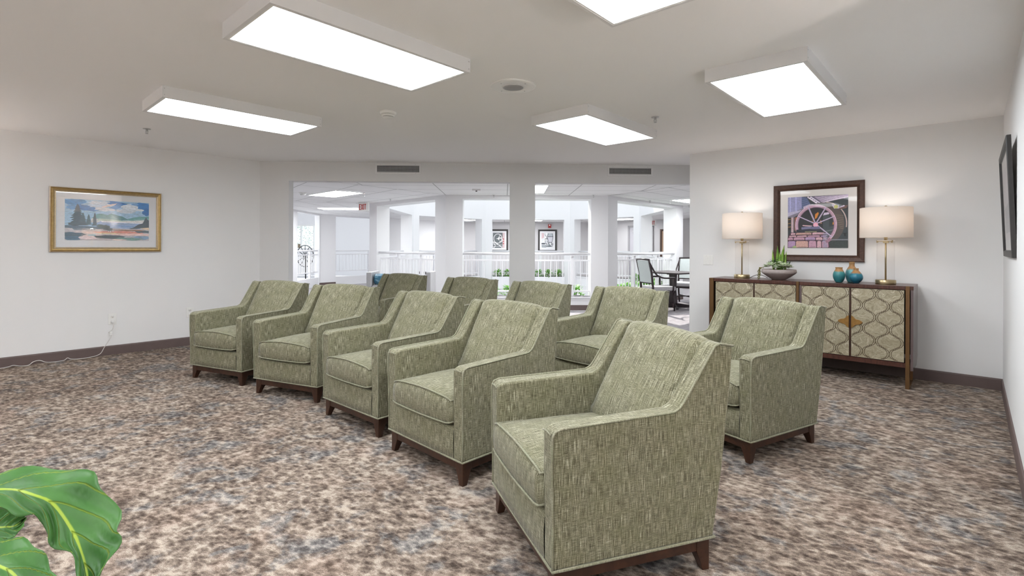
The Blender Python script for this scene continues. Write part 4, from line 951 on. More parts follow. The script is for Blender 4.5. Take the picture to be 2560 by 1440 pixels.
fig_leaf(fp, pl([(-150, 1330, .95), (-60, 1320, .98), (0, 1318, 1.0), (35, 1315, 1.02), (58, 1300, 1.04)]),
         pl([(-150, 1330, .95), (-60, 1270, .99), (0, 1270, 1.02), (40, 1285, 1.03), (58, 1300, 1.04)]),
         pl([(-150, 1330, .95), (-60, 1380, .96), (0, 1358, .98), (30, 1345, 1.0), (58, 1300, 1.04)]))
fig_leaf(fp, pl([(-160, 1400, .72), (-40, 1400, .73), (40, 1440, .73), (90, 1510, .72), (110, 1600, .70)]),
         pl([(-160, 1400, .72), (-60, 1345, .78), (10, 1358, .79), (75, 1372, .78), (112, 1420, .76), (140, 1470, .74), (125, 1550, .72), (110, 1600, .70)]),
         pl([(-160, 1400, .72), (-120, 1480, .68), (-20, 1540, .67), (40, 1580, .68), (80, 1610, .69), (110, 1600, .70)]))
mb = MB(); mb.tube([(0, 0, .32), (.01, .01, .55), (-.01, 0, .80), (.0, .01, 1.0)], .012, 10, rs=[.014, .012, .010, .007]); mb.build('stem', STEMM, fp)
mb = MB()
for q in ((-140, 1245, .80), (-150, 1330, .95), (-160, 1400, .72)):
    e = at(*q) + off; mb.tube([(0, 0, e.z - .06), (e.x * .5, e.y * .5, e.z - .015), tuple(e)], .003, 8)
mb.build('petioles', mat('petiole', (.2, .3, .06), .5), fp)
mb = MB(); mb.lathe([(0, 0), (.12, 0), (.13, .01), (.16, .30), (.165, .32), (.155, .325), (.15, .29), (0, .29)], 40); mb.build('pot', POTM, fp)
mb = MB(); mb.lathe([(0, .296), (.149, .291)], 24); mb.build('soil', SOIL, fp)

# ------------------------------------------------------------------ corridor and atrium beyond
IN = [(-1.32, 10.03), (1.91, 10.08), (4.2, 12.45), (4.22, 15.6), (2.14, 17.8), (-1.03, 17.8), (-3.32, 15.5), (-3.42, 12.15)]
OUT = [(-3.55, 7.22), (3.4, 7.38), (7.2, 11.2), (7.2, 16.7), (3.15, 20.65), (-2.45, 20.65), (-6.1, 16.15), (-6.1, 11.0)]
cen = Vector((.4, 13.95, 0))
SN = ['near', 'near_right', 'right', 'far_right', 'far', 'far_left', 'left', 'near_left']
for nm, z, mt, dz in (('ceiling', HK, TILE, .05), ('floor', 0, CARPET2, -.08)):
    mb = MB()
    for i in range(8):
        j = (i + 1) % 8; q = [IN[i], IN[j], OUT[j], OUT[i]]
        mb.add([(x, y, z) for x, y in q] + [(x, y, z + dz) for x, y in q], [(0, 1, 2, 3), (4, 5, 6, 7), (0, 1, 5, 4), (2, 3, 7, 6)])
    if nm == 'floor':
        a, b_ = midpt(-3.4), midpt(2.88)
        mb.add([(a.x, a.y + .08, 0), (b_.x, b_.y + .08, 0), (3.4, 7.38, 0), (-3.55, 7.22, 0)], [(0, 1, 2, 3)])
    struct(mb.build('%s_corridor' % nm, mt))
# tile grid of the dropped ceiling: thin mid-grey T-bars following each bay
mb = MB()
for i in range(8):
    j = (i + 1) % 8; a, b_ = Vector((*IN[i], 0)), Vector((*IN[j], 0)); c_, d = Vector((*OUT[j], 0)), Vector((*OUT[i], 0))
    u = (b_ - a).normalized(); nn = Vector((u.y, -u.x, 0)); Ln = (b_ - a).length; dep = (d - a).dot(nn)
    def bar(p, q, hw=.008):
        t = (q - p).normalized(); s = Vector((-t.y, t.x, 0)) * hw
        mb.add([(p.x - s.x, p.y - s.y, HK - .001), (p.x + s.x, p.y + s.y, HK - .001), (q.x + s.x, q.y + s.y, HK - .001), (q.x - s.x, q.y - s.y, HK - .001)], [(0, 1, 2, 3)])
    k = 0
    while .3 + k * .61 < dep:
        y = .3 + k * .61; f = y / dep; bar(a.lerp(d, f), b_.lerp(c_, f)); k += 1
    x = -1.22 * 2
    for k in range(-3, 7):
        x = k * .61 * 2
        p = a + u * x; q = p + nn * dep
        # clip between the two bay edges
        def edge_t(x_, e0, e1):
            rx0, ry0 = (e0 - a).dot(u), 0; rx1, ry1 = (e1 - a).dot(u), (e1 - a).dot(nn); return (x_ - rx0) / (rx1 - rx0) * ry1 if abs(rx1 - rx0) > 1e-6 else 0
        y0 = max(0, edge_t(x, a, d) if x < 0 else 0, edge_t(x, b_, c_) if x > Ln else 0)
        if y0 < dep - .1: bar(p + nn * y0, q)
    bar(a, d); bar(b_, c_)
struct(mb.build('trim_1', mat('grid_grey', (.42, .42, .42), .6), fix=False))
def side_frame(i, pts):
    a, b_ = Vector((*pts[i], 0)), Vector((*pts[(i + 1) % 8], 0)); u = (b_ - a).normalized(); return a, b_, u, (b_ - a).length
PIER = .34; ZH = 2.215; TH = .34; ZT = 4.3; KN = .28
RAILP = {}
for i in range(8):
    a, b_, u, Ln = side_frame(i, IN); rot = math.atan2(u.y, u.x)
    sh = MB()
    sh.box((0, 0, 0), (PIER, TH, ZH)); sh.box((Ln - PIER, 0, 0), (Ln, TH, ZH)); sh.box((0, 0, ZH), (Ln, TH, ZT)); sh.box((0, 0, -3), (Ln, TH, -.0))
    # mitre fillers at the corners are left to the neighbouring piers
    sh.box((PIER, .06, 0), (Ln - PIER, .20, KN)); sh.box((PIER, .035, KN - .035), (Ln - PIER, .225, KN))
    sh.box((PIER, .045, KN - .07), (Ln - PIER, .215, KN - .055))
    struct(sh.build('wall_atrium_' + SN[i], WALLW if i not in (0,) else WALLW, loc=a, rot=rot))
    mb = MB(); mb.box((PIER, .047, 0), (Ln - PIER, .0598, .105)); mb.box((0, -.012, 0), (PIER, 0, .105)); mb.box((Ln - PIER, -.012, 0), (Ln, 0, .105))
    struct(mb.build('baseboard_atrium_' + SN[i], BASEB, loc=a, rot=rot))
    # railing
    wide = Ln - 2 * PIER; r = empty('railing', a + u * PIER + Vector((0, 0, KN)), rot,
        {'near': 'white balcony railing of round handrail and balusters right behind the wide pillar', 'near_right': 'white balcony railing behind the dark dining table and chairs', 'right': 'white balcony railing on the right side of the atrium, beyond the dining chairs',
         'far_right': 'white balcony railing across the atrium in front of the grey door', 'far': 'white balcony railing across the atrium below the two black framed pictures', 'far_left': 'white balcony railing across the atrium in front of the dark slatted chair',
         'left': 'white balcony railing on the left side of the atrium', 'near_left': 'white balcony railing behind the settee with the blue bolster'}[SN[i]], 'railing', 'white railings around the atrium')
    y_ = .13
    mb = MB(); mb.tube([(-.0, y_ - .06, .845), (wide, y_ - .06, .845)], .026, 12); mb.build('handrail', RAIL, r)
    mb = MB(); mb.box((0, y_ - .018, .70), (wide, y_ + .018, .73)); mb.build('upper_rail', RAIL, r)
    mb = MB(); mb.box((0, y_ - .018, .08), (wide, y_ + .018, .11)); mb.build('lower_rail', RAIL, r)
    np_ = 2; xs = [wide * .33, wide * .72] if i != 0 else [wide * .375, wide * .86]
    for x in xs:
        mb = MB(); mb.box((x - .028, y_ - .03, 0), (x + .028, y_ + .03, .80)); mb.box((x - .03, y_ - .07, .80), (x + .03, y_ + .02, .822)); mb.build('post', RAIL, r)
    nb = int(wide / .118); bal = None
    for k in range(nb):
        x = wide * (k + .5) / nb
        if min(abs(x - q) for q in xs) < .05: continue
        if bal is None: mb = MB(); mb.box((-.008, y_ - .008, .11), (.008, y_ + .008, .70)); bal = mb.build('baluster', RAIL, r, loc=(x, 0, 0))
        else: c_ = bal.copy(); COL.objects.link(c_); c_.parent = r; c_.location = (x, 0, 0)

# outer corridor walls
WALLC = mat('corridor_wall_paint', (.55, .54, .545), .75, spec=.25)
def outer(i, name, solid=None, openings=(), mt=WALLC):
    a, b_, u, Ln = side_frame(i, OUT); rot = math.atan2(u.y, u.x); mb = MB(); x = 0
    for (o0, o1) in list(openings) + [(Ln, Ln)]:
        mb.box((x, -.15, 0), (o0, 0, 2.6)); x = o1
    for (o0, o1) in openings: mb.box((o0, -.15, 2.24), (o1, 0, 2.6)); mb.box((o0, -.12, 0), (o1, -.03, .28))
    o = struct(mb.build(name, mt, loc=a, rot=rot))
    mb = MB(); x = 0
    for (o0, o1) in list(openings) + [(Ln, Ln)]: mb.box((x, .0, 0), (o0, .012, .105)); x = o1
    struct(mb.build('baseboard_' + name.split('_', 1)[1], BASEB, loc=a, rot=rot)); return a, u, Ln, rot
outer(1, 'wall_corridor_near_right'); outer(2, 'wall_corridor_right'); NE = outer(3, 'wall_corridor_far_right')
NN = outer(4, 'wall_corridor_far')
aNW, uNW, LNW, rNW = outer(5, 'wall_corridor_far_left', openings=((3.2, 5.26),), mt=WALLW)
aW, uW, LW_, rW = outer(6, 'wall_corridor_left', openings=((.1, 1.75),), mt=WALLW)
a, b_ = Vector((*OUT[7], 0)), Vector((*OUT[0], 0)); outer(7, 'wall_corridor_near_left')
# bright room beyond the left openings
mb = MB(); mb.box((-14, 22.0, 0), (-9.5, 22.15, 3)); mb.box((-8.2, 22.0, 0), (-2.0, 22.15, 3)); mb.box((-9.5, 22, 0), (-8.2, 22.15, 1.15)); mb.box((-9.5, 22, 2.2), (-8.2, 22.15, 3)); struct(mb.build('wall_far_room', WALLW))
mb = MB(); mb.box((-14.1, 10, 0), (-14, 22.15, 3)); mb.box((-14, 9.9, 0), (-6.3, 10, 3)); struct(mb.build('wall_far_room_side', WALLW))
mb = MB(); mb.box((-14, 10, -.2), (-6.26, 16.1, -.02)); mb.add([(-14, 16.1, -.02), (-6.2, 16.25, -.02), (-2.5, 20.8, -.02), (-2, 22, -.02), (-14, 22, -.02)], [(0, 1, 2, 3, 4)]); struct(mb.build('floor_far_room', mat('pale_floor', (.6, .6, .62), .4)))
mb = MB(); mb.box((-14.1, 18.6, 3.0), (-4.5, 22.3, 3.1)); struct(mb.build('daylight_block_far_room', WALLW))  # unseen partial roof, added and sized to cut daylight in this room
wr = struct(empty('window_2', (-9.5, 22.02, 1.15), 0)); mb = MB()
for b in (((0, 0, 0), (.06, .06, 1.05)), ((1.24, 0, 0), (1.3, .06, 1.05)), ((0.06, 0, 0), (1.24, .06, .05)), ((.06, 0, 1.0), (1.24, .06, 1.05)), ((.30, 0, .05), (.36, .06, 1.0)), ((.86, 0, .05), (.90, .06, 1.0))): mb.box(*b)
mb.build('window_frame', WHITEP, wr); mb = MB(); mb.box((.06, .03, .05), (1.24, .034, 1.0)); mb.build('pane', WGLASS, wr)
GRN = leaf_mat('hedge_leaf', (.07, .30, .02), (.30, .62, .10), .45, .35); TRG = leaf_mat('tree_leaf', (.12, .20, .15), (.30, .38, .33), .6, .3)
def leaves(mb, rnd, c, rad, n, sz, zs=1.0):
    for k in range(n):
        a = rnd.uniform(0, 6.28); e = rnd.uniform(-.3, 1.5); q = rnd.uniform(.3, 1) ** .6
        p = Vector(c) + Vector((rad * q * math.cos(a) * math.cos(e), rad * q * math.sin(a) * math.cos(e), rad * q * math.sin(e) * zs))
        d = Vector((math.cos(a), math.sin(a), rnd.uniform(-.4, .7))).normalized(); s = d.cross(Vector((0, 0, 1))).normalized(); nn = s.cross(d); L = sz * rnd.uniform(.7, 1.2)
        mb.add([p, p + d * L * .35 + s * L * .3 + nn * L * .05, p + d * L * .8 + s * L * .18, p + d * L, p + d * L * .8 - s * L * .18, p + d * L * .35 - s * L * .3 + nn * L * .05], [(0, 1, 2, 3), (0, 3, 4, 5)])
rnd = random.Random(9)
mb = MB(); leaves(mb, rnd, (0, 0, 1.6), 1.5, 2600, .09, 1.0); tr = empty('garden_tree', (-10.9, 26, 0), 0, 'grey-green tree outside the small window at far left', 'tree'); mb.build('crown', TRG, tr)
mb = MB(); mb.tube([(0, 0, 0), (0, 0, 1.4)], .1, 8); mb.build('trunk', STEMM, tr)
def rail_straight(p, q, label):
    p = Vector(p); q = Vector(q); d = q - p; L = d.length; r = empty('railing', p, math.atan2(d.y, d.x), label, 'railing', 'white railings in the openings at far left')
    mb = MB(); mb.tube([(0, 0, 1.125), (L, 0, 1.125)], .024, 10); mb.build('handrail', RAIL, r)
    for z in (.99, .44): mb = MB(); mb.box((0, -.016, z), (L, .016, z + .03)); mb.build('upper_rail' if z > .9 else 'lower_rail', RAIL, r)
    for x in (L * .36,): mb = MB(); mb.box((x - .03, -.03, .28), (x + .03, .03, 1.11)); mb.build('post', RAIL, r)
    n = int(L / .12); bal = None
    for k in range(n):
        x = L * (k + .5) / n
        if bal is None: mb = MB(); mb.box((-.008, -.008, .46), (.008, .008, .99)); bal = mb.build('baluster', RAIL, r, loc=(x, 0, 0))
        else: c_ = bal.copy(); COL.objects.link(c_); c_.parent = r; c_.location = (x, 0, 0)
off_ = .075
nW = Vector((-uW.y, uW.x, 0)) * -off_
rail_straight(aW + uW * .1 + nW, aW + uW * 1.75 + nW, 'white railing at far left in front of the black wagon wheel sculpture')
nW = Vector((-uNW.y, uNW.x, 0)) * -off_
rail_straight(aNW + uNW * 3.2 + nW, aNW + uNW * 5.26 + nW, 'white railing in the opening under the exit sign, left of the atrium')
# wagon wheel sculpture
ws = empty('wagon_wheel_sculpture', (-7.35, 18.0, 0), R(-18), 'thin black spoked wheel sculpture behind the far left railing', 'sculpture')
mb = MB(); mb.tube([(.36 * math.cos(R(a * 10)), 0, .92 + .38 * math.sin(R(a * 10))) for a in range(36)], .014, 8, closed=True); mb.build('rim', BLACK, ws)
mb = MB()
for k in range(12): mb.tube([(.03 * math.cos(R(k * 30)), 0, .92 + .03 * math.sin(R(k * 30))), (.36 * math.cos(R(k * 30)), 0, .92 + .38 * math.sin(R(k * 30)))], .011, 6)
mb.build('spokes', BLACK, ws); mb = MB(); mb.lathe([(.05, -.05), (.05, .05)], 16); mb.build('hub', BLACK, ws, loc=(0, 0, .92), rot=(R(90), 0, 0))
mb = MB(); mb.tube([(0, .03, -.02), (0, .03, .9)], .02, 8); mb.box((-.3, -.15, -.02), (.3, .2, .03)); mb.build('stand', BLACK, ws)

# corridor ceiling lights (flush)
GC = 'flush panel lights on the corridor ceiling'
for x, y, ro, lb in ((-3.46, 9.9, R(-45), 'flush panel light on corridor ceiling above left opening, near the exit sign'), (-4.6, 13.77, 0, 'farther flush panel light on corridor ceiling at far left'), (.32, 8.98, R(90), 'flush panel light on corridor ceiling just right of wide pillar'),
                     (4.05, 11.15, R(45), 'flush panel light on corridor ceiling at the far right'), (-1.95, 18.95, R(45), 'flush panel light on the corridor ceiling across the atrium, left'), (3.9, 18.3, R(-45), 'flush panel light on the corridor ceiling across the atrium, above the grey door'), (.55, 19.3, 0, 'flush panel light on the corridor ceiling above the black framed pictures'), (5.7, 14, R(90), 'flush panel light on corridor ceiling on right side of atrium')):
    light_box(x, y, ro, HK - .002, lb, PANELC, GC, depth=.012, name='corridor_light')
# exit signs
def exit_sign(x, y, z, rot, label):
    r = empty('exit_sign', (x, y, z), rot, label, 'exit sign', 'exit signs')
    mb = MB(); mb.box((-.155, -.022, -.10), (.155, .022, .10)); mb.build('sign_body', WHITEP, r, bevel=.004, seg=2)
    mb = MB(); mb.box((-.03, -.02, .10), (.03, .02, HK - z)); mb.build('mount', WHITEP, r)
    t = .022; lm = MB()
    def let(x0, segs):
        for a, b, c_, d in segs:
            for sy in (-1, 1):
                y0_ = .0222 * sy; p, q = Vector((x0 + a, 0, b)), Vector((x0 + c_, 0, d)); dd = (q - p).normalized(); s = Vector((-dd.z, 0, dd.x)) * t / 2
                m_ = -sy
                v = [p - s, q - s, q + s, p + s]; lm.add([(w_.x * m_ * -1 * -1 if sy < 0 else -w_.x, y0_ + .0015 * sy, w_.z) for w_ in v], [(0, 1, 2, 3)])
    h = .066; w2 = .044
    let(-.122, [(.0, -h, .0, h), (0, h - t / 2, w2, h - t / 2), (0, 0, w2 * .85, 0), (0, -h + t / 2, w2, -h + t / 2)])
    let(-.058, [(0, -h, w2 * 1.2, h), (0, h, w2 * 1.2, -h)])
    let(.018, [(0, -h, 0, h)]); let(.045, [(w2 * .6, -h, w2 * .6, h), (0, h - t / 2, w2 * 1.2, h - t / 2)])
    lm.build('letters', REDL, r, fix=False)
exit_sign(-3.44, 11.75, 2.18, R(-32), 'red and white exit sign hanging above the left opening view')
exit_sign(4.85, 17.6, 2.13, R(4), 'red and white exit sign across the atrium at right')
# corridor security camera / beacon
r = empty('ceiling_beacon', (-.64, 9.05, HK), 0, 'small flat white ceiling device above left opening, left of wide pillar', 'ceiling device')
mb = MB(); mb.box((-.075, -.04, -.028), (.075, .04, -.002)); mb.build('housing', WHITEP, r, bevel=.004, seg=2); mb = MB(); mb.lathe([(.018, -.028), (.014, -.042), (0, -.044)], 16); mb.build('lens', BLACK, r)

# far corridor pictures, fire alarm, door
fk = [(0, 0), (0, .02), (.03, .025), (.065, .02), (.068, .012)]
def art_iron(add):
    add([(0, 0), (1, 0), (1, 1), (0, 1)], sr(92, 98, 100)); add([(.82, 0), (1, 0), (1, 1), (.82, 1)], sr(190, 170, 172))
    W2 = sr(225, 225, 225); ring(add, .42, .62, .36, .32, .04, .035, W2); ring(add, .66, .76, .14, .11, .035, .03, W2, 60, 330); ring(add, .68, .52, .15, .13, .035, .03, W2, -150, 120)
    band(add, [(0, .42), (.3, .3), (.6, .15), (.8, 0)], .022, W2); band(add, [(0, .35), (.18, .24), (.2, .1), (.05, .02)], .02, W2); band(add, [(0, .22), (.82, .20)], .008, W2); band(add, [(0, .10), (.82, .09)], .008, W2)
    add([(.25, .62), (.42, .64), (.52, .74), (.55, .64), (.7, .63), (.55, .60), (.52, .50), (.42, .59)], W2)
    for y in (.25, .4, .55): add([(.84, y), (.95, y), (.95, y + .08), (.84, y + .08)], sr(165, 90, 90))
def art_lantern(add):
    add([(0, 0), (1, 0), (1, 1), (0, 1)], sr(200, 202, 204)); K = sr(58, 62, 70)
    add([(.0, .6), (.22, .7), (.22, .98), (0, 1)], sr(190, 165, 168)); add([(.15, .4), (.38, 1), (.48, 1), (.3, .4)], sr(228, 228, 230)); add([(.0, .25), (.3, .25), (.3, .34), (0, .34)], K); add([(.02, .05), (.4, .04), (.42, .2), (0, .22)], sr(140, 145, 150))
    add([(.50, .76), (.98, .76), (.90, .97), (.58, .97)], sr(165, 172, 178)); add([(.52, .74), (.97, .74), (.88, .40), (.60, .40)], sr(190, 190, 198))
    for L in ([(.5, .76), (.98, .76), (.88, .38), (.60, .38), (.5, .76)], [(.58, .97), (.5, .76)], [(.9, .97), (.98, .76)], [(.6, .38), (.5, .15), (.8, .15), (.88, .38)], [(.3, .62), (.48, .62), (.45, .3), (.34, .3), (.3, .62)], [(.28, .44), (.55, .42)], [(.4, .3), (.42, .1), (.9, .12), (.98, .3), (.86, .26)], [(.3, .9), (.5, .6)], [(.6, .38), (.72, .15)]): band(add, L, .018, K)
    add([(.56, .14), (.62, .3), (.7, .16)], sr(120, 130, 135)); add([(.36, .32), (.45, .32), (.46, .58), (.33, .58)], sr(215, 218, 220))
aN, uN, LN, rN = NN
def wallN(x, d=.02): return Vector((x, 20.65 - d, 0))
picture('framed_picture', wallN(-.54) + Vector((0, 0, 1.54)), R(180), .76, .90, fk, BLKF, (.14, .14, .14, .14), MATW, art_iron, 'black framed picture of white scroll ironwork across the atrium, left one', pmat=PM2, group='pictures on the far corridor wall')
picture('framed_picture', wallN(1.44) + Vector((0, 0, 1.54)), R(180), .76, .90, fk, BLKF, (.14, .14, .14, .14), MATW, art_lantern, 'black framed picture of a street lantern across the atrium, under red alarm', pmat=PM2, group='pictures on the far corridor wall')
r = empty('fire_alarm', wallN(1.53, .005) + Vector((0, 0, 2.13)), R(180), 'small red fire alarm box above the lantern picture', 'fire alarm')
mb = MB(); mb.box((-.06, 0, -.075), (.06, .04, .075)); mb.build('alarm_body', RED, r, bevel=.004, seg=2); mb = MB(); mb.box((-.025, .04, .01), (.03, .05, .055)); mb.build('strobe', WHITEP, r)
aE, uE, LE, rE = NE
def wallE(t, d): n = Vector((-uE.y, uE.x, 0)); return aE + uE * t + n * d
# door on the far right diagonal wall
dc = 1.95
dr_ = struct(empty('door_1', wallE(dc + .9, .002), rE)); DOORM = mat('grey_door_paint', (.42, .41, .44), .5)
mb = MB(); mb.box((0, 0, 0), (.92, .02, 2.03)); mb.build('door_leaf', DOORM, dr_, bevel=.003, seg=1)
mb = MB(); mb.box((-.07, 0, 0), (0, .04, 2.1)); mb.box((.92, 0, 0), (.99, .04, 2.1)); mb.box((-.07, 0, 2.03), (.99, .04, 2.1)); mb.build('door_frame', mat('door_frame_grey', (.30, .29, .30), .5), dr_)
mb = MB(); mb.box((.42, .02, 1.84), (.78, .07, 1.92)); mb.tube([(.60, .07, 1.90), (.5, .16, 1.97), (.34, .10, 2.0)], .008, 6); mb.build('door_closer', METAL, dr_)
def art_flowers(add):
    add([(0, 0), (1, 0), (1, 1), (0, 1)], sr(205, 180, 170)); add([(.3, .05), (.7, .05), (.75, .4), (.6, .9), (.4, .85), (.25, .4)], sr(120, 90, 85)); add([(.35, .4), (.6, .45), (.55, .75), (.4, .7)], sr(175, 110, 100)); add([(.4, .1), (.6, .1), (.58, .3), (.42, .3)], sr(70, 55, 55))
BRF = mat('brown_frame', (.07, .035, .02), .4, var=.3, vscale=30)
n_ = Vector((-1, 0, 0))
picture('framed_picture', Vector((7.18, 16.2, 1.42)) + Vector((-2.15, 1.9, 0)) * .78, rE, .72, 1.0, fk, BRF, (.15, .15, .16, .16), mat('tan_mat', (.45, .30, .20), .8), art_flowers, 'brown framed flower picture across the atrium near the far right column', pmat=PM2)

# planters and plants along the inside of the atrium
PLW = mat('planter_white', (.78, .78, .80), .5)
def planter(i, z, ns, lb, f0=.05, f1=.95):
    a, b_, u, Ln = side_frame(i, IN); inw = Vector((-u.y, u.x, 0)); rot = math.atan2(u.y, u.x); o = a + u * (PIER + .02) + inw * (TH + .02)
    wd = Ln - 2 * PIER - .04
    r = empty('planter_box', (o.x, o.y, z - .45), rot, lb, 'planter', 'white planters inside the atrium rail')
    mb = MB(); mb.box((0, 0, 0), (wd, .34, .42)); mb.build('box', PLW, r, bevel=.004, seg=1); mb = MB(); mb.box((.02, .02, .42), (wd - .02, .32, .425)); mb.build('soil', SOIL, r)
    return a, u, inw, Ln, o, wd
proto = None
def bush(p, seed, sz, label, group):
    rnd = random.Random(seed); r = empty('leafy_plant', p, rnd.uniform(0, 6), label, 'plant', group)
    mb = MB(); leaves(mb, rnd, (0, 0, .03), .150 * sz, 190, .075 * sz, 1.3); mb.build('foliage', GRN, r)
    mb = MB()
    for k in range(4): a = k * 1.6; mb.tube([(0, 0, -.02), (.05 * math.cos(a), .05 * math.sin(a), .10 * sz)], .004, 5)
    mb.build('stems', STEMM, r)
    return r
protos = {}
def bushes(i, z, n, where, sz, f0, f1):
    a, u, inw, Ln, o, wd = planter(i, z, None, 'long white planter box ' + where)
    for k in range(n):
        p = o + u * (wd * (f0 + (f1 - f0) * k / max(1, n - 1))) + inw * .17; p.z = z - .02
        key = (k + i) % 3
        lb = 'bright green leafy plants in the planter ' + where
        if key not in protos: protos[key] = bush(p, 20 + key, sz, lb, 'green plants in the planter ' + where); b0 = protos[key]
        else:
            b0 = copy_tree(protos[key]); b0.location = p; b0.rotation_euler = (0, 0, k * 1.7); b0['label'] = lb; b0['group'] = 'green plants in the planter ' + where
bushes(0, .27, 7, 'right behind the nearest white railing', 1.0, .08, .92)
bushes(4, .30, 7, 'across the atrium below the pictures', 1.0, .08, .92)
bushes(1, .25, 7, 'behind the dining table railing', 1.0, .08, .92)
bushes(2, .28, 6, 'on the right side of the atrium', 1.0, .05, .95)
mb = MB(); mb.add([(x, y, -3) for x, y in IN], [tuple(range(8))]); struct(mb.build('floor_atrium', mat('atrium_floor', (.6, .6, .6), .5)))

# ------------------------------------------------------------------ corridor furniture
LGF = fabric_mat('light_grey_fabric', [(.36, (.42, .42, .43)), (.5, (.56, .56, .57)), (.64, (.70, .70, .71))], tint=(.5, .5, .5)); WFAB = fabric_mat('pale_seat_fabric', [(.36, (.42, .41, .42)), (.5, (.56, .55, .56)), (.64, (.72, .70, .72))], tint=(.55, .53, .55))
BFAB = fabric_mat('pale_blue_fabric', [(.36, (.40, .45, .45)), (.5, (.52, .57, .56)), (.64, (.64, .68, .67))], tint=(.5, .56, .55))
m, nt, b = new_mat('blue_velvet'); tcn = N(nt, 'ShaderNodeTexCoord').outputs['Object']; rr_ = ramp(nt, [(.3, (.02, .09, .16)), (.5, (.06, .20, .30)), (.62, (.25, .45, .58)), (.75, (.62, .75, .82))], noise(nt, tcn, 9, 4, .6, 1)); nt.links.new(rr_.outputs[0], b.inputs['Base Color']); b.inputs['Roughness'].default_value = .4; VELV = m
st = empty('settee', (-2.66, 9.25, 0), 0, 'light grey upholstered bench settee behind the farthest armchair', 'settee')
for x in (0, 1.09): mb = MB(); mb.box((x, 0, .12), (x + .09, .60, .79)); mb.build('arm', LGF, st, bevel=.015, seg=3)
mb = MB(); mb.box((.09, .02, .18), (1.09, .58, .40)); mb.build('seat_base', LGF, st, bevel=.012, seg=2)
mb = MB(); mb.box((.095, .0, .40), (1.085, .58, .55)); mb.build('seat_cushion', LGF, st, bevel=.03, seg=4)
for x in (.03, 1.12):
    for y in (.05, .52): mb = MB(); mb.tube([(x, y, 0), (x + .01, y, .13)], .018, 8); mb.build('leg', DWOOD, st)
bo = empty('bolster_cushion', (-2.55, 9.40, .655), 0, 'shiny blue velvet bolster cushion lying on the light grey settee', 'cushion')
mb = MB(); mb.lathe([(0, 0), (.07, .004), (.095, .02), (.10, .05), (.10, .42), (.095, .45), (.07, .466), (0, .47)], 28); mb.build('cushion_body', VELV, bo, rot=(0, R(90), 0))
mb = MB(); mb.tube([(.02, .097 * math.cos(R(a * 15)), .097 * math.sin(R(a * 15))) for a in range(24)], .005, 6, closed=True); mb.build('welt', mat('navy_welt', (.01, .05, .09), .5), bo)
EBON = mat('ebony_wood', (.030, .018, .020), .35)
dt = empty('dining_table', (3.42, 10.75, 0), R(38), 'dark square pedestal dining table in corridor beyond the right opening', 'table')
mb = MB(); mb.box((-.46, -.46, .722), (.46, .46, .75)); mb.build('table_top', EBON, dt, bevel=.006, seg=2)
mb = MB(); rows = []
for z, k in ((.722, .06), (.60, .055), (.35, .05), (.10, .065), (.03, .07)): rows.append([(-k, -k, z), (k, -k, z), (k, k, z), (-k, k, z)])
mb.grid(rows, closed_u=True, smooth=False); mb.box((-.09, -.09, .69), (.09, .09, .722)); mb.build('pedestal', EBON, dt)
for k in range(4):
    M_ = Matrix.Rotation(R(45 + k * 90), 4, 'Z'); mb = MB(); v = [(0, -.035, .10), (0, .035, .10), (0, .035, 0.005), (0, -.035, .005), (.46, -.025, .035), (.46, .025, .035), (.47, .025, 0), (.47, -.025, 0)]
    mb.add([M_ @ Vector(p) for p in v], [(0, 1, 2, 3), (4, 5, 6, 7), (0, 1, 5, 4), (1, 2, 6, 5), (2, 3, 7, 6), (3, 0, 4, 7)]); mb.build('foot', EBON, dt)
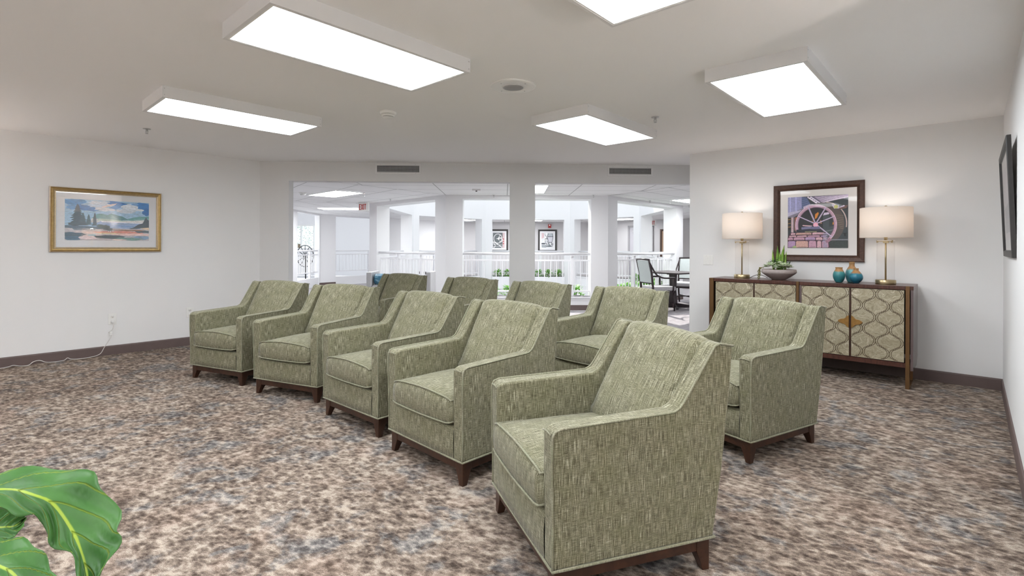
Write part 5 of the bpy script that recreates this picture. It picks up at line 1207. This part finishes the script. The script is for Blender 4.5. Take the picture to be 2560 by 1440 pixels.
def dining_chair(loc, rot, label, back):
    """front faces +x locally; curved arms"""
    r = empty('dining_armchair', loc, rot, label, 'chair', 'dining armchairs in the corridor')
    mb = MB(); mb.box((-.24, -.25, .36), (.26, .25, .40)); mb.build('seat_frame', EBON, r, bevel=.005, seg=1)
    mb = MB(); mb.box((-.23, -.25, .40), (.27, .25, .49)); mb.build('seat', WFAB, r, bevel=.03, seg=4)
    bk = []
    for sy in (-1, 1):
        mb = MB(); mb.tube([(-.30, sy * .25, 0), (-.25, sy * .25, .25), (-.24, sy * .25, .48), (-.27, sy * .255, .75), (-.335, sy * .26, 1.02)], .02, 6, rs=[.016, .021, .022, .02, .018]); mb.build('rear_post', EBON, r)
        mb = MB(); mb.tube([(.24, sy * .23, 0), (.23, sy * .23, .38)], .02, 6, rs=[.014, .021]); mb.build('leg', EBON, r)
        mb = MB(); mb.tube(cat_rom([(-.325, sy * .262, .97), (-.27, sy * .285, .85), (-.18, sy * .30, .72), (-.04, sy * .30, .665), (.15, sy * .29, .66), (.22, sy * .28, .655)], 6), .017, 8); mb.tube([(.20, sy * .28, .655), (.20, sy * .25, .38)], .017, 6); mb.build('arm', EBON, r)
    mb = MB(); mb.tube([(-.335, -.27, 1.02), (-.345, 0, 1.03), (-.335, .27, 1.02)], .02, 6); mb.build('top_rail', EBON, r)
    mb = MB(); mb.tube([(-.245, -.25, .55), (-.245, .25, .55)], .014, 6); mb.build('back_rail', EBON, r)
    mb = MB(); mb.prism([(-.27, .56), (-.225, .56), (-.245, .75), (-.300, 1.0), (-.345, 1.0), (-.29, .75)], -.235, .235); mb.build('backrest', back, r, bevel=.008, seg=2)
    mb = MB(); mb.tube([(-.26, -.24, .17), (.235, .22, .17)], .012, 6); mb.tube([(-.26, .24, .17), (.235, -.22, .17)], .012, 6); mb.build('stretcher', EBON, r)
dining_chair((2.95, 10.25, 0), R(13), 'dark framed dining armchair facing right, its pale back toward the white column', BFAB)
dining_chair((3.93, 11.45, 0), R(-128), 'dark framed dining armchair behind the table, pale blue back facing the lounge', BFAB)
# dark slatted chair across the atrium
sc_ = empty('slatted_chair', (-3.35, 17.55, 0), R(-45), 'dark slatted chair seen through railing across the atrium at left', 'chair')
mb = MB()
for k in range(4): mb.box((-.28, -.25 + k * .0, .40 + k * .12), (.28, -.22, .46 + k * .12))
mb.build('back_slats', EBON, sc_); mb = MB(); mb.box((-.28, -.25, .34), (.28, .28, .40)); mb.build('seat', EBON, sc_)
for x in (-.28, .24):
    for y in (-.25, .24): mb = MB(); mb.box((x, y, 0), (x + .04, y + .04, .84 if y < 0 else .34)); mb.build('leg', EBON, sc_)
